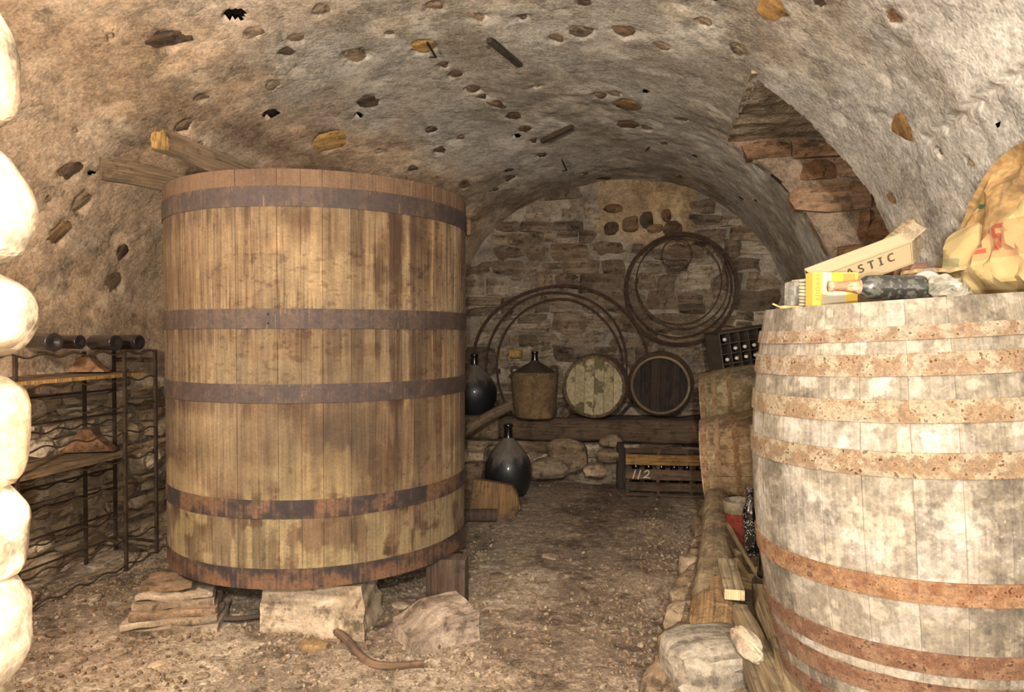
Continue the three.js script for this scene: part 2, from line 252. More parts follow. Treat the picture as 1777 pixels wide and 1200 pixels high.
const vaultG = (() => {
  const NF = 400, z0 = ZN, zs = []; for (let z = ZN; z > -0.8; z -= 0.12) zs.push(z); for (let z = -0.8; z > ZB - 0.12; z -= 0.0175) zs.push(z);
  const P = new Float32Array((NF + 1) * zs.length * 3), Cc = new Float32Array(P.length), UV = new Float32Array((NF + 1) * zs.length * 2), n = V3();
  let k = 0;
  zs.forEach((z, j) => {
    let arc = 0, prev = null;
    for (let i = 0; i <= NF; i++, k++) {
      const p = vp(i / NF, z); if (prev) arc += p.distanceTo(prev); prev = p.clone();
      n.copy(vaultN(p)); let off = lump(p), crack = 0;
      for (const f of feats) {
        const dx = p.x - f.p.x, dy = p.y - f.p.y, dz = p.z - f.p.z, R = Math.max(f.w, f.h) * 0.75; if (dx * dx + dy * dy + dz * dz > R * R) continue;
        const dd = Math.hypot(dx, dy, dz) / (Math.sqrt(f.w * f.h) * (f.k === 'h' ? 0.5 : 0.62)) + 0.3 * n3(p.x * 22, p.y * 22, p.z * 22);
        const m = 1 - sst(0.6, 1.05, dd); if (f.k === 'c') crack = Math.max(crack, 0.016 * m); else if (f.k === 'h') off -= 0.02 * m; else off -= 0.022 * m;
      }
      const rough = sst(0.05, 0.3, n3(p.x * 1.7, p.y * 1.7, p.z * 1.7)) * 0.006 * n3(p.x * 14, p.y * 14, p.z * 14); off += rough - crack;
      P[k * 3] = p.x + n.x * off; P[k * 3 + 1] = p.y + n.y * off; P[k * 3 + 2] = z;
      UV[k * 2] = arc; UV[k * 2 + 1] = z;
      // plaster tint varies by place: ochre at the left, sand in the middle, grey by the entrance, white patches
      const big = fb3(p.x * 0.9, p.y * 0.9, p.z * 0.9, 4), q2 = fb3(p.x * 2.6 + 9, p.y * 2.6, p.z * 2.6, 4);
      const left = sst(-1.15, -2.25, p.x + big * 1.1 + (p.y - 2) * 0.3 - sst(4, 6, -z) * 0.4), grey = sst(0.45, 0.75, p.x + big * 0.7) * sst(4.6, 4.1, -z + big * 0.6);
      const white = sst(0.16, 0.34, q2) * 0.5, rust = sst(0.12, 0.3, fb3(p.x * 1.8 + 4, p.y * 1.8, p.z * 1.8 + 7, 4)) * left * 0.7;
      let c = [0.575, 0.53, 0.465]; const L = (b, t) => { c = c.map((v, e) => lerp(v, b[e], t)); };
      L([0.61, 0.45, 0.315], left); L([0.57, 0.4, 0.28], rust); L([0.66, 0.63, 0.585], grey); L([0.74, 0.715, 0.66], white * (1 - left * 0.7));
      const dirty = sst(0.12, 0.3, fb3(p.x * 3.3 + 31, p.y * 3.3, p.z * 3.3, 4)); L([0.44, 0.37, 0.29], dirty * 0.32);
      Cc[k * 3] = c[0]; Cc[k * 3 + 1] = c[1]; Cc[k * 3 + 2] = c[2];
    }
  });
  const idx = [], holes = feats.filter((f) => f.k === 'h'); holes.forEach((f) => { f.n = vaultN(f.p); });
  for (let j = 0; j < zs.length - 1; j++) for (let i = 0; i < NF; i++) {
    const a = j * (NF + 1) + i, b = a + 1, c = a + NF + 1, d = c + 1, y = P[a * 3 + 1], x = P[a * 3], z = P[a * 3 + 2];
    const wob = 0.05 * n3(x * 5, y * 5, 2) + 0.02 * n3(x * 17, y * 17, 5);
    if (x > 0 && z < -4.3 + wob && z > -5.62 + wob && y < 3.0 && y > HS) continue;   // the wall niche
    let open = false;   // gaps between the stones run through to the hollow behind the plaster
    for (const f of holes) { const dx = x - f.p.x, dy = y - f.p.y, dz = z - f.p.z, r = Math.sqrt(f.w * f.h) * 0.5; const al = dx * f.n.x + dy * f.n.y + dz * f.n.z, q = dx * dx + dy * dy + dz * dz - al * al; if (Math.abs(al) < 0.15 && q < r * r * 2 && Math.sqrt(q) < r * (0.95 + 0.45 * n3(x * 30, y * 30, z * 30))) { open = true; break; } }
    if (!open) idx.push(a, b, c, b, d, c);
  }
  const g = new THREE.BufferGeometry(); g.setAttribute('position', new THREE.BufferAttribute(P, 3)); g.setAttribute('uv', new THREE.BufferAttribute(UV, 2)); g.setAttribute('color', new THREE.BufferAttribute(Cc, 3)); g.setIndex(idx); g.computeVertexNormals(); return g;
})();
const ceiling = struct('ceiling', 'rough plastered barrel vault with stones showing through the lime');
mesh('vault_plaster', vaultG, plasterM, ceiling);
seed(11);
const upV = V3(0, 1, 0), latheUp = V3(0, 0, 1);
function onVault(f) { const n = vaultN(f.p), u = RIGHT.clone().addScaledVector(n, -RIGHT.dot(n)).normalize(), v = n.clone().cross(u); const q = new THREE.Quaternion().setFromRotationMatrix(new THREE.Matrix4().makeBasis(u, v, n)); return { n, q: q.multiply(new THREE.Quaternion().setFromAxisAngle(latheUp, -f.r)) }; }
feats.forEach((f, i) => {
  if (f.k === 'c' || f.k === 'h') return; const { n, q } = onVault(f);
  const m = mesh('stone', rock(f.w * 0.52, f.h * 0.6, 0.02, 0.42, i + 1, 3, 0.35), f.k === 'o' ? ochreM : f.k === 'd' ? darkStoneMs[i % 4] : stoneMs[i % 6], ceiling);
  m.quaternion.copy(q); m.position.copy(f.p).addScaledVector(n, lump(f.p) - (f.k === 's' ? 0.022 : 0.016));
});
// outside shell of the vault, a roof with thickness, set far out so the gaps look dark
const shell = (() => { const pts = []; for (let i = 0; i <= 24; i++) { const p = vp(i / 24, -3); pts.push(new THREE.Vector2(p.x + (p.x + 1) * 0.62, p.y * 1.2 + 0.75)); } const s = new THREE.Shape(); s.moveTo(-5.6, -0.2); for (const p of pts) s.lineTo(p.x, p.y); s.lineTo(3.2, -0.2); s.lineTo(3.05, -0.2); for (const p of pts.reverse()) s.lineTo(p.x * 0.985, p.y - 0.1); s.lineTo(-5.4, -0.2); const g = new THREE.ExtrudeGeometry(s, { depth: 9.6, bevelEnabled: false }); g.translate(0, 0, -8.2); return g; })();
mesh('vault_back', done(shell), mortarM, ceiling);

// floor of trodden earth
const FLOOR = (x, z) => 0.02 * fb3(x * 0.9, 3, z * 0.9, 3) + 0.012 * fb3(x * 4, 7, z * 4, 3) + 0.05 * sst(-2.2, -3.2, x) * (0.6 + fb3(x * 3, 1, z * 3)) ;
const floorS = struct('floor', 'earth floor with gravel and dust');
{
  const nx = 330, nz = 420, g = new THREE.PlaneGeometry(6.8, 9.4, nx, nz); g.rotateX(-Math.PI / 2); g.translate(-0.75, 0, -3.4);
  const p = g.attributes.position, uv = g.attributes.uv, col = new Float32Array(p.count * 3);
  for (let i = 0; i < p.count; i++) {
    const x = p.getX(i), z = p.getZ(i); p.setY(i, FLOOR(x, z) + 0.006 * n3(x * 24, 1, z * 24)); uv.setXY(i, x, z);
    const b = fb3(x * 0.8 + 5, 2, z * 0.8, 4), d = fb3(x * 2.4, 8, z * 2.4, 4), path = 1 - sst(0.25, 0.6, Math.abs(x + 0.25 - b * 0.8));
    let c = [0.4, 0.352, 0.3]; const L = (e, t) => { c = c.map((v, k) => lerp(v, e[k], t)); };
    L([0.41, 0.343, 0.285], path * 0.8); L([0.48, 0.425, 0.36], sst(0.05, 0.3, b) * 0.6); L([0.32, 0.26, 0.21], sst(0.08, 0.28, d) * 0.5); L([0.41, 0.325, 0.275], sst(0.1, 0.3, fb3(x * 1.5 + 40, 1, z * 1.5, 3)) * 0.5);
    col.set(c, i * 3);
  }
  g.setAttribute('color', new THREE.BufferAttribute(col, 3)); g.computeVertexNormals(); mesh('earth', g, dirtM, floorS);
  const slab = new THREE.BoxGeometry(7.6, 0.3, 9.8); slab.translate(-0.75, -0.3, -3.4); mesh('ground', done(slab), mortarM, floorS);
}
// side walls below the springing, built up behind their stones
const wallL = struct('wall_left', 'rubble stone foot of the left cellar wall');
{
  const g = new THREE.PlaneGeometry(9, 1.3, 180, 30), p = g.attributes.position, uv = g.attributes.uv, col = new Float32Array(p.count * 3);
  for (let i = 0; i < p.count; i++) { const z = 1.2 - (p.getX(i) + 4.5), y = p.getY(i) + 0.55; uv.setXY(i, z, y); p.setXYZ(i, xl(z) - 0.01 + 0.02 * fb3(y * 4, z * 4, 1), y, z); const a = sst(0, 0.3, fb3(z * 2, y * 2, 3)); col.set([lerp(0.4, 0.5, a), lerp(0.32, 0.38, a), lerp(0.24, 0.26, a)], i * 3); }
  g.setAttribute('color', new THREE.BufferAttribute(col, 3)); g.computeVertexNormals(); mesh('mortar_bed', g, plasterM, wallL);
  const th = new THREE.BoxGeometry(0.4, 1.5, 9.4); th.translate(-4.05, 0.55, -3.4); mesh('wall_core', done(th), mortarM, wallL);
  seed(21); masonry(wallL, V3(-3.7, 0, -1.9), V3(0, 0, -1), V3(0, 1, 0), V3(1, 0, 0), 2.75, 1.32, { ch: [0.09, 0.19], cw: [0.16, 0.42], depth: 0.12, out: [0.02, 0.06], mats: [0xcdbda8, 0xbfad96, 0xd8c9b6, 0xb5a189, 0xd0bea6].map((c) => M(c, stoneMap, stoneBump, 0.008)), ok: (x, y) => y < 1.22 + 0.12 * n3(x * 3, 1, 4) });
}
const wallR = struct('wall_right', 'right cellar wall with a stone niche');
{
  const g = new THREE.PlaneGeometry(9.2, 1.3, 120, 20), p = g.attributes.position, uv = g.attributes.uv, col = new Float32Array(p.count * 3);
  for (let i = 0; i < p.count; i++) { const z = 1.25 - (p.getX(i) + 4.6), y = p.getY(i) + 0.5; uv.setXY(i, z, y); p.setXYZ(i, 1.45 + 0.02 * fb3(y * 4, z * 4, 1), y, z); col.set([0.45, 0.4, 0.33], i * 3); }
  g.setAttribute('color', new THREE.BufferAttribute(col, 3)); const ix = g.index.array; for (let i = 0; i < ix.length; i += 3) { const t = ix[i]; ix[i] = ix[i + 1]; ix[i + 1] = t; } g.computeVertexNormals(); mesh('plaster_face', g, plasterM, wallR);
  const th = new THREE.BoxGeometry(0.4, 1.25, 9.4); th.translate(1.72, 0.4, -3.4); mesh('wall_core', done(th), mortarM, wallR);
  // niche: far and near jambs, soffit, back and sill
  const jamb = (z) => { const s = new THREE.Shape(); s.moveTo(1.46, HS - 0.05); for (let i = 0; i <= 14; i++) { const f = 1 - i / 14 * 0.37, q = vp(f, z); if (q.y < 3.06) s.lineTo(q.x + 0.015, q.y); } s.lineTo(2.3, 3.12); s.lineTo(2.3, HS - 0.05); return s; };
  const far = new THREE.ExtrudeGeometry(jamb(-5.64), { depth: 0.1, bevelEnabled: false }); far.translate(0, 0, -5.76); mesh('niche_side', done(far), M(0xa8927c, plasterMap, plasterBump, 0.015), wallR);
  const near = new THREE.ExtrudeGeometry(jamb(-4.3), { depth: 0.1, bevelEnabled: false }); near.translate(0, 0, -4.29); mesh('niche_side', done(near), mortarM, wallR);
  const sof = weld(new THREE.BoxGeometry(1.75, 0.12, 1.5, 50, 1, 44)); warp(sof, (v) => { v.y += 0.025 * fb3(v.x * 2.2, v.z * 9, 5) + 0.012 * fb3(v.x * 7, v.z * 16, 5); }); sof.translate(1.42, 3.06, -4.96); mesh('niche_soffit', done(sof, 0, 1.2), M(0xc4b49c, plasterMap, plasterBump, 0.02), wallR);
  const bk = new THREE.BoxGeometry(0.15, 2.3, 1.6); bk.translate(2.36, 2.1, -4.96); mesh('niche_back', done(bk), mortarM, wallR);
  const sl = new THREE.BoxGeometry(1.1, 0.15, 1.5); sl.translate(1.88, 0.98, -4.96); mesh('niche_sill', done(sl), mortarM, wallR);
  seed(5); masonry(wallR, V3(0.55, 1.15, -5.66), V3(1, 0, 0), V3(0, 1, 0), V3(0, 0, 1), 1.6, 1.95, { ch: [0.13, 0.25], cw: [0.26, 0.55], gap: 0.018, depth: 0.16, out: [0.05, 0.1], mats: [M(0xb09279, stoneMap, stoneBump, 0.01), M(0xa38469, stoneMap, stoneBump, 0.01), M(0xbca491, stoneMap, stoneBump, 0.01), M(0x957457, stoneMap, stoneBump, 0.01)], ok: (x, y, w) => !inside(V3(0.55 + x - w * 0.34, 1.15 + y, -5.64)) && y < 1.86 });
}
// end wall: squared rubble under a remnant of ochre plaster
const wallB = struct('wall_back', 'rubble masonry end wall with a patch of ochre plaster');
const inArch = (x, y, m = 0) => { const p = V3(x, y, ZB + 0.02); const x0 = xc(p.z), w = x < x0 ? x0 - xl(p.z) : xr() - x0; return y < HS || Math.pow(Math.abs(x - x0) / (w - m), NX) + Math.pow((y - HS) / (hc(p.z) - HS - m), NX) < 1; };
const patch = (x, y) => sst(-0.07, 0.05, Math.min(x + 0.62 + 0.02, 0.42 - x, y - 2.42 - 0.2 * sst(0, -0.6, x)) + 0.06 * fb3(x * 6, y * 6, 2));
{
  const g = new THREE.PlaneGeometry(5, 3.5, 200, 140), p = g.attributes.position, uv = g.attributes.uv, col = new Float32Array(p.count * 3);
  for (let i = 0; i < p.count; i++) { const x = p.getX(i) - 0.4, y = p.getY(i) + 1.65; uv.setXY(i, x, y); const o = patch(x, y); p.setXYZ(i, x, y, ZB + 0.03 * o + 0.025 * fb3(x * 5, y * 5, 4)); const a = sst(0, 0.3, fb3(x * 2, y * 2, 3)), b = [lerp(0.34, 0.43, a), lerp(0.29, 0.37, a), lerp(0.235, 0.3, a)]; col.set([lerp(b[0], 0.48, o), lerp(b[1], 0.35, o), lerp(b[2], 0.21, o)], i * 3); }
  g.setAttribute('color', new THREE.BufferAttribute(col, 3)); g.computeVertexNormals(); mesh('mortar_bed', g, plasterM, wallB);
  const th = new THREE.BoxGeometry(5.4, 3.9, 0.4); th.translate(-0.4, 1.65, ZB - 0.28); mesh('wall_core', done(th), mortarM, wallB);
  seed(31); masonry(wallB, V3(-2.4, 0.35, ZB), V3(1, 0, 0), V3(0, 1, 0), V3(0, 0, 1), 4, 2.85, { ch: [0.12, 0.22], cw: [0.16, 0.46], gap: 0.012, depth: 0.14, out: [0.03, 0.07], mats: [0xa69a8b, 0x958778, 0x837465, 0xb1a697, 0x8d7d6b, 0x776a5d, 0x9b8a75].map((c) => M(c, stoneMap, stoneBump, 0.008)), ok: (x, y, w) => { const X = x - 2.4, Y = y + 0.35; return inArch(X, Y, 0.03) && patch(X, Y) < 0.5 && (Y < 2.5 || rnd() < 0.75); } });
  // lone stones in the ochre plaster
  for (const [px, py, w, h, k] of [[1060, 397, 24, 18, 1], [1093, 390, 28, 22, 0], [1121, 384, 22, 24, 3], [1136, 398, 28, 12, 2], [1166, 398, 30, 22, 1], [1062, 364, 30, 12, 2], [1155, 376, 16, 18, 0]]) { const q = C(px, py, 1); const d = ZB / q.z, P = C(px, py, d + 0.0); const m = mesh('stone', rock(w * d / F / 2, h * d / F / 1.7, 0.035, 0.22, px % 17, 2), darkStoneMs[k], wallB); m.position.copy(P); m.position.z = ZB + 0.05; }
}
// wall between cellar and entrance, ending in the rough jamb by which the photographer stands
const wallF = struct('wall_front', 'entrance wall ending in a rough pale stone jamb');
{
  const s = new THREE.Shape(); s.moveTo(-4, -0.1); s.lineTo(-0.98, -0.1); s.lineTo(-0.98, 3.5); s.lineTo(-2.4, 3.4); s.lineTo(-4, 2.4);
  const g = new THREE.ExtrudeGeometry(s, { depth: 0.42, bevelEnabled: false }); g.translate(0, 0, -0.86); mesh('wall_core', done(g), mortarM, wallF);
  const pg = new THREE.BoxGeometry(0.3, 3.6, 1.8); pg.translate(-1.3, 1.7, 0.36); mesh('passage_side', done(pg), mortarM, wallF);
  const eg = new THREE.BoxGeometry(6.6, 3.8, 0.3); eg.translate(-0.9, 1.7, 1.3); mesh('passage_end', done(eg), mortarM, wallF);
  seed(3);
  const jm = [M(0xd8c6ab, stoneMap, stoneBump, 0.006), M(0xe0d0b8, stoneMap, stoneBump, 0.006), M(0xd0bb98, stoneMap, stoneBump, 0.006)];
  // lower edge y, upper edge y, rightmost x (pixels at 0.95 m)
  for (const [y0, y1, xe, i] of [[-190, 20, 28, 1], [-10, 262, 47, 0], [255, 478, 60, 1], [462, 640, 57, 0], [640, 846, 50, 2], [828, 1010, 42, 0], [985, 1210, 44, 1], [1190, 1420, 40, 0]]) {
    const a = C(xe, y0, 0.98), b = C(xe, y1, 0.98), h = a.y - b.y;
    const m = mesh('stone', roughBox(0.34, h * 1.03, 0.4, 0.03, i + y0 * 0.01, { nx: 14, ny: 14, nz: 12, round: 0.42, freq: 9, crease: 1.2 }), jm[i], wallF);
    m.position.set(a.x - 0.165, b.y, a.z + 0.16);
  }
}

// ---------- coopering: staves, hoops, heads ----------
function stave(R, y0, y1, a0, a1, th, seg, uRef, gap = 0.0012, seam = 1) {   // R(y) is the outer radius; one stave between two angles (a = 0 faces +z)
  const P = [], UV = [], I = [], A = [a0 + gap / 2 / R((y0 + y1) / 2), 0, 0, 0, a1 - gap / 2 / R((y0 + y1) / 2)], c = Math.min(0.004 * seam / R(y0), (a1 - a0) * 0.1);
  A[1] = A[0] + c; A[3] = A[4] - c; A[2] = (A[1] + A[3]) / 2; const n = 7;
  for (let j = 0; j <= seg; j++) {
    const y = lerp(y0, y1, j / seg), r = R(y);
    const ring = [[A[0], r - 0.0025 * seam], [A[1], r], [A[2], r], [A[3], r], [A[4], r - 0.0025 * seam], [A[4], r - th], [A[0], r - th]];
    for (const [a, q] of ring) { P.push(Math.sin(a) * q, y, Math.cos(a) * q); UV.push(a * uRef, y); }
  }
  for (let j = 0; j < seg; j++) for (let k = 0; k < n; k++) { const a = j * n + k, b = j * n + (k + 1) % n, d = a + n, e = b + n; I.push(a, b, d, b, e, d); }
  for (const [o, f] of [[0, 0], [seg * n, 1]]) for (let k = 1; k < n - 1; k++) f ? I.push(o, o + k, o + k + 1) : I.push(o, o + k + 1, o + k);
  const g = new THREE.BufferGeometry(); g.setAttribute('position', new THREE.Float32BufferAttribute(P, 3)); g.setAttribute('uv', new THREE.Float32BufferAttribute(UV, 2)); g.setIndex(I); return toCreasedNormals(g, 0.4);
}
function hoopGeo(R, y0, y1, t = 0.004, seg = 96) { const pts = [], N = 4; for (let i = 0; i <= N; i++) { const y = lerp(y0, y1, i / N); pts.push([R(y) + t, y]); } pts.push([R(y1) - 0.002, y1]); pts.unshift([R(y0) - 0.002, y0]); const g = lathe(pts, seg); return toCreasedNormals(g.toNonIndexed(), 0.6); }
function cooper(parent, o) {
  const { len, R, n, th = 0.03, mats, hoops, hoopMat, seg = 10, uRef, vary = 0.25, head, headMats, headDrop = 0.035, boards = 7, foot = true, hoopSeg = 96, hoopT = 0.004 } = o;
  const w = []; for (let i = 0; i < n; i++) w.push(1 + rr(-vary, vary)); const tot = w.reduce((a, b) => a + b, 0); let a = 0;
  for (let i = 0; i < n; i++) { const b = a + w[i] / tot * Math.PI * 2; const dr = rr(-0.0012, 0.0012); mesh('stave', stave((y) => R(y) + dr, 0, len, a, b, th, seg, uRef, o.gap || 0.0012, o.seam || 1), mats[(rnd() * mats.length) | 0], parent); a = b; }
  hoops.forEach(([y0, y1, m], i) => { const h = mesh('hoop', hoopGeo(R, y0, y1, hoopT, hoopSeg), m || hoopMat, parent); const yc = (y0 + y1) / 2, aa = o.clasp ? o.clasp[i % o.clasp.length] : i * 1.9; for (const s of [-1, 1]) { const rv = new THREE.SphereGeometry(0.007, 6, 4); rv.translate(0, yc + s * (y1 - y0) * 0.22, R(yc) + hoopT + 0.001); rv.rotateY(aa); mesh('rivet', rv, m || hoopMat, h); } });
  for (const e of [0, 1]) {
    if (!head[e]) continue; const y = e ? len - headDrop : headDrop, r = R(y) - th * 0.8, bw = 2 * r / boards;
    for (let k = 0; k < boards; k++) {
      const x0 = -r + k * bw, x1 = x0 + bw, s = new THREE.Shape(), q = (x) => Math.sqrt(Math.max(0, r * r - x * x)), N = 6, xs = []; for (let i = 0; i <= N; i++) xs.push(lerp(x0 + 0.0015, x1 - 0.0015, i / N));
      s.moveTo(xs[0], -q(xs[0])); xs.forEach((x) => s.lineTo(x, -q(x))); xs.reverse().forEach((x) => s.lineTo(x, q(x)));
      const g = new THREE.ExtrudeGeometry(s, { depth: 0.022, bevelEnabled: false }); g.rotateX(-Math.PI / 2); g.translate(0, e ? y - 0.022 : y, 0);
      mesh('head_board', done(g, k * 0.13 + e, 0.5), headMats[k % headMats.length], parent);
    }
  }
}

// ---------- the tall vat ----------
const VR = 0.865, VTOP = 2.296, VBOT = 0.262;
{
  const W = 2048, H = 1024, cir = Math.PI * 2 * VR, hgt = 2.05;
  const at = (arr, x, y) => arr[(y & 1023) * S + (x & 1023)];
  const tex = dataTex(W, (i, c, x, y) => {
    const s = x / W * cir, ph0 = x / W * Math.PI * 2, ph = ph0 > Math.PI ? ph0 - 2 * Math.PI : ph0, h = y / H * hgt + VBOT;
    const g = (at(gV, x * 2, y) - 0.5) * 0.22 + (at(gV2, x * 2, y * 2) - 0.5) * 0.26 + (at(nE, x, y) - 0.5) * 0.3 + (at(nD, x * 2, y * 2) - 0.5) * 0.2, blot = at(nA, x, y), bl2 = at(nE, x, y), v1 = at(gV, x + 300, y >> 1);
    mix3(c, [0.66, 0.55, 0.41], [0.75, 0.66, 0.51], sst(0.4, 0.6, at(nB, x, y)));
    const tone = at(gV, (x >> 1) + 77, 40) - 0.5; for (let k = 0; k < 3; k++) c[k] *= 1 + tone * 0.16 + (blot - 0.5) * 0.9;
    const grey = sst(0.5, 0.62, at(nA, x + 400, y + 200)) * 0.55; c[0] = lerp(c[0], 0.66, grey); c[1] = lerp(c[1], 0.58, grey); c[2] = lerp(c[2], 0.45, grey);
    let dark = 0;
    for (const hb of [2.1, 1.52, 1.16, 0.6]) { const d = hb - h; if (d > -0.02 && d < 0.55) { const run = 0.1 + 0.5 * sst(0.42, 0.62, at(nA, x, 100)) * (0.4 + v1); dark = Math.max(dark, (1 - sst(run * 0.2, run, d)) * sst(0.5, 0.63, v1 * 0.75 + at(nB, x, y) * 0.35)); } }
    const band = Math.exp(-(((ph - 0.42) / 0.2) ** 2)) * sst(0.47, 0.6, v1 * 0.6 + bl2 * 0.42) + Math.exp(-(((ph + 0.98) / 0.16) ** 2)) * 0.35 * sst(0.4, 0.6, v1);
    const fine = at(gV2, x * 2, y), clu = sst(0.46, 0.6, at(nA, x + 611, y + 77)), spk = sst(0.6, 0.72, at(nC, x * 2, y * 2)) * sst(0.46, 0.58, at(nB, x + 123, y));
    dark = clamp(dark * 0.42 + band * 0.42 + sst(0.55, 0.68, bl2) * 0.22 + sst(0.5, 0.7, fine) * (0.06 + 0.34 * clu) + spk * 0.3);
    c[0] = lerp(c[0], 0.36, dark); c[1] = lerp(c[1], 0.26, dark); c[2] = lerp(c[2], 0.16, dark);
    const top = sst(2.14, 2.2, h); c[0] = lerp(c[0], 0.55, top * 0.7); c[1] = lerp(c[1], 0.43, top * 0.7); c[2] = lerp(c[2], 0.33, top * 0.7);
    const low = 1 - sst(0.5, 0.95, h + (blot - 0.5) * 0.7), pal = low * sst(0.47, 0.58, at(nE, x + 90, y) * 0.6 + v1 * 0.4 + 0.06 * sst(0.4, 1, ph)), brn = low * sst(0.5, 0.62, at(nB, x + 500, y + 300));
    c[0] = lerp(c[0], 0.42, brn * 0.75); c[1] = lerp(c[1], 0.31, brn * 0.75); c[2] = lerp(c[2], 0.2, brn * 0.75);
    c[0] = lerp(c[0], 0.86, pal * 0.8); c[1] = lerp(c[1], 0.79, pal * 0.8); c[2] = lerp(c[2], 0.6, pal * 0.8);
    const wl = sst(0.6, 0.66, at(gV2, x, y >> 2)) * sst(0.25, 1, ph) * 0.35; for (let k = 0; k < 3; k++) c[k] = lerp(c[k] * (1 + g), 0.85 - k * 0.05, wl);
  }, true, 1, H);
  tex.repeat.set(1 / cir, 1 / hgt); tex.offset.set(0, 0);
  const vatM = M(0x978f86, tex, woodBump, 0.004), vatM2 = M(0x928a81, tex, woodBump, 0.004), vatM3 = M(0x9c948b, tex, woodBump, 0.004);
  const hoopTex = dataTex(S, (i, c) => { const a = sst(0.45, 0.6, nB[i] * 0.6 + gV[i] * 0.4), g = (nD[i] - 0.5) * 0.3 + (nC[i] - 0.5) * 0.3; mix3(c, [0.36, 0.3, 0.27], [0.45, 0.37, 0.31], a); const r = sst(0.66, 0.76, gV2[i] * 0.5 + nE[i] * 0.5); mix3(c, c.slice(), [0.62, 0.5, 0.38], r); for (let k = 0; k < 3; k++) c[k] *= 1 + g; }, true, 0.8);
  const hoopTex2 = dataTex(S, (i, c) => { const a = sst(0.4, 0.62, nB[i] * 0.7 + gV[i] * 0.3), g = (nD[i] - 0.5) * 0.3 + (nC[i] - 0.5) * 0.4; mix3(c, [0.24, 0.2, 0.2], [0.52, 0.4, 0.3], a); for (let k = 0; k < 3; k++) c[k] *= 1 + g; }, true, 0.8);
  const h1 = M(0x9c948e, hoopTex, rustBump, 0.002, { roughness: 0.8 }), h2 = M(0xb5a899, hoopTex2, rustBump, 0.002, { roughness: 0.85 });
  const c0 = C(560.7, 580, 4.196); const vat = thing('wooden_vat', 'tall round wooden wine vat with dark iron hoops standing on stones', 'vat', V3(c0.x, VBOT, c0.z));
  vat.rotation.y = Math.atan2(-c0.x, -c0.z);   // angle 0 of the staves turned to the doorway
  seed(41); const R = (y) => VR - 0.012 * (1 - y / 2.03);
  const hh = [[0.0, 0.098, h2], [0.344, 0.433, h2], [0.905, 0.997, h1], [1.266, 1.363, h1], [1.854, 1.951, h1]];
  cooper(vat, { len: VTOP - VBOT, R, n: 46, th: 0.05, mats: [vatM, vatM, vatM2, vatM3], hoops: hh, hoopMat: h1, uRef: VR, seam: 0.6, seg: 12, head: [1, 0], headMats: [oldWoodM], headDrop: 0.06, boards: 12, hoopSeg: 160, hoopT: 0.006, clasp: [1.45, 0.4, 1.42, -0.3, 1.4] });
  const cl = roughBox(0.05, 0.1, 0.03, 0.006, 3, { nx: 3, ny: 4, nz: 2 }); cl.translate(0, 1.85, R(1.9) + 0.018); cl.rotateY(1.43); mesh('hoop_clasp', cl, h2, vat);
  const nl = new THREE.CylinderGeometry(0.004, 0.004, 0.03, 6); nl.translate(Math.sin(0.52) * (VR - 0.02), 2.045, Math.cos(0.52) * (VR - 0.02)); mesh('nail', nl, blackIronM, vat);
  // planks lying over the rim
  const board = (name, label, a, b, w, t, m, s) => { const L = a.distanceTo(b), g = roughBox(w, t, L, 0.012, s, { nx: 4, ny: 2, nz: 20, round: 0.2, freq: 5, flip: true }); g.translate(0, 0, 0); const o = mesh(name, g, m); o.position.copy(a).add(b).multiplyScalar(0.5); o.lookAt(b); return tag(o, label, 'plank'); };
  const rim = VTOP;
  board('plank', 'short brown plank laid flat over the left rim of the vat', C(176, 281, 3.62).setY(rim + 0.012), C(430, 300, 4.35).setY(rim + 0.012), 0.03, 0.115, M(0x75634f, woodMap, woodBump, 0.004), 1);
  const p2 = board('plank', 'weathered plank with a pale broken end rising over the vat rim', C(268, 262, 3.75), C(600, 300, 4.98).setY(rim + 0.01), 0.028, 0.13, M(0x7b6752, woodMap, woodBump, 0.004), 2);
  const be = mesh('broken_end', rock(0.012, 0.06, 0.05, 0.3, 4, 3), M(0xc9a468, woodMap, woodBump, 0.006), p2); const L2 = C(268, 262, 3.75).distanceTo(C(600, 300, 4.98).setY(rim + 0.01)); be.position.set(-0.012, 0.068, -L2 / 2 + 0.035);
}
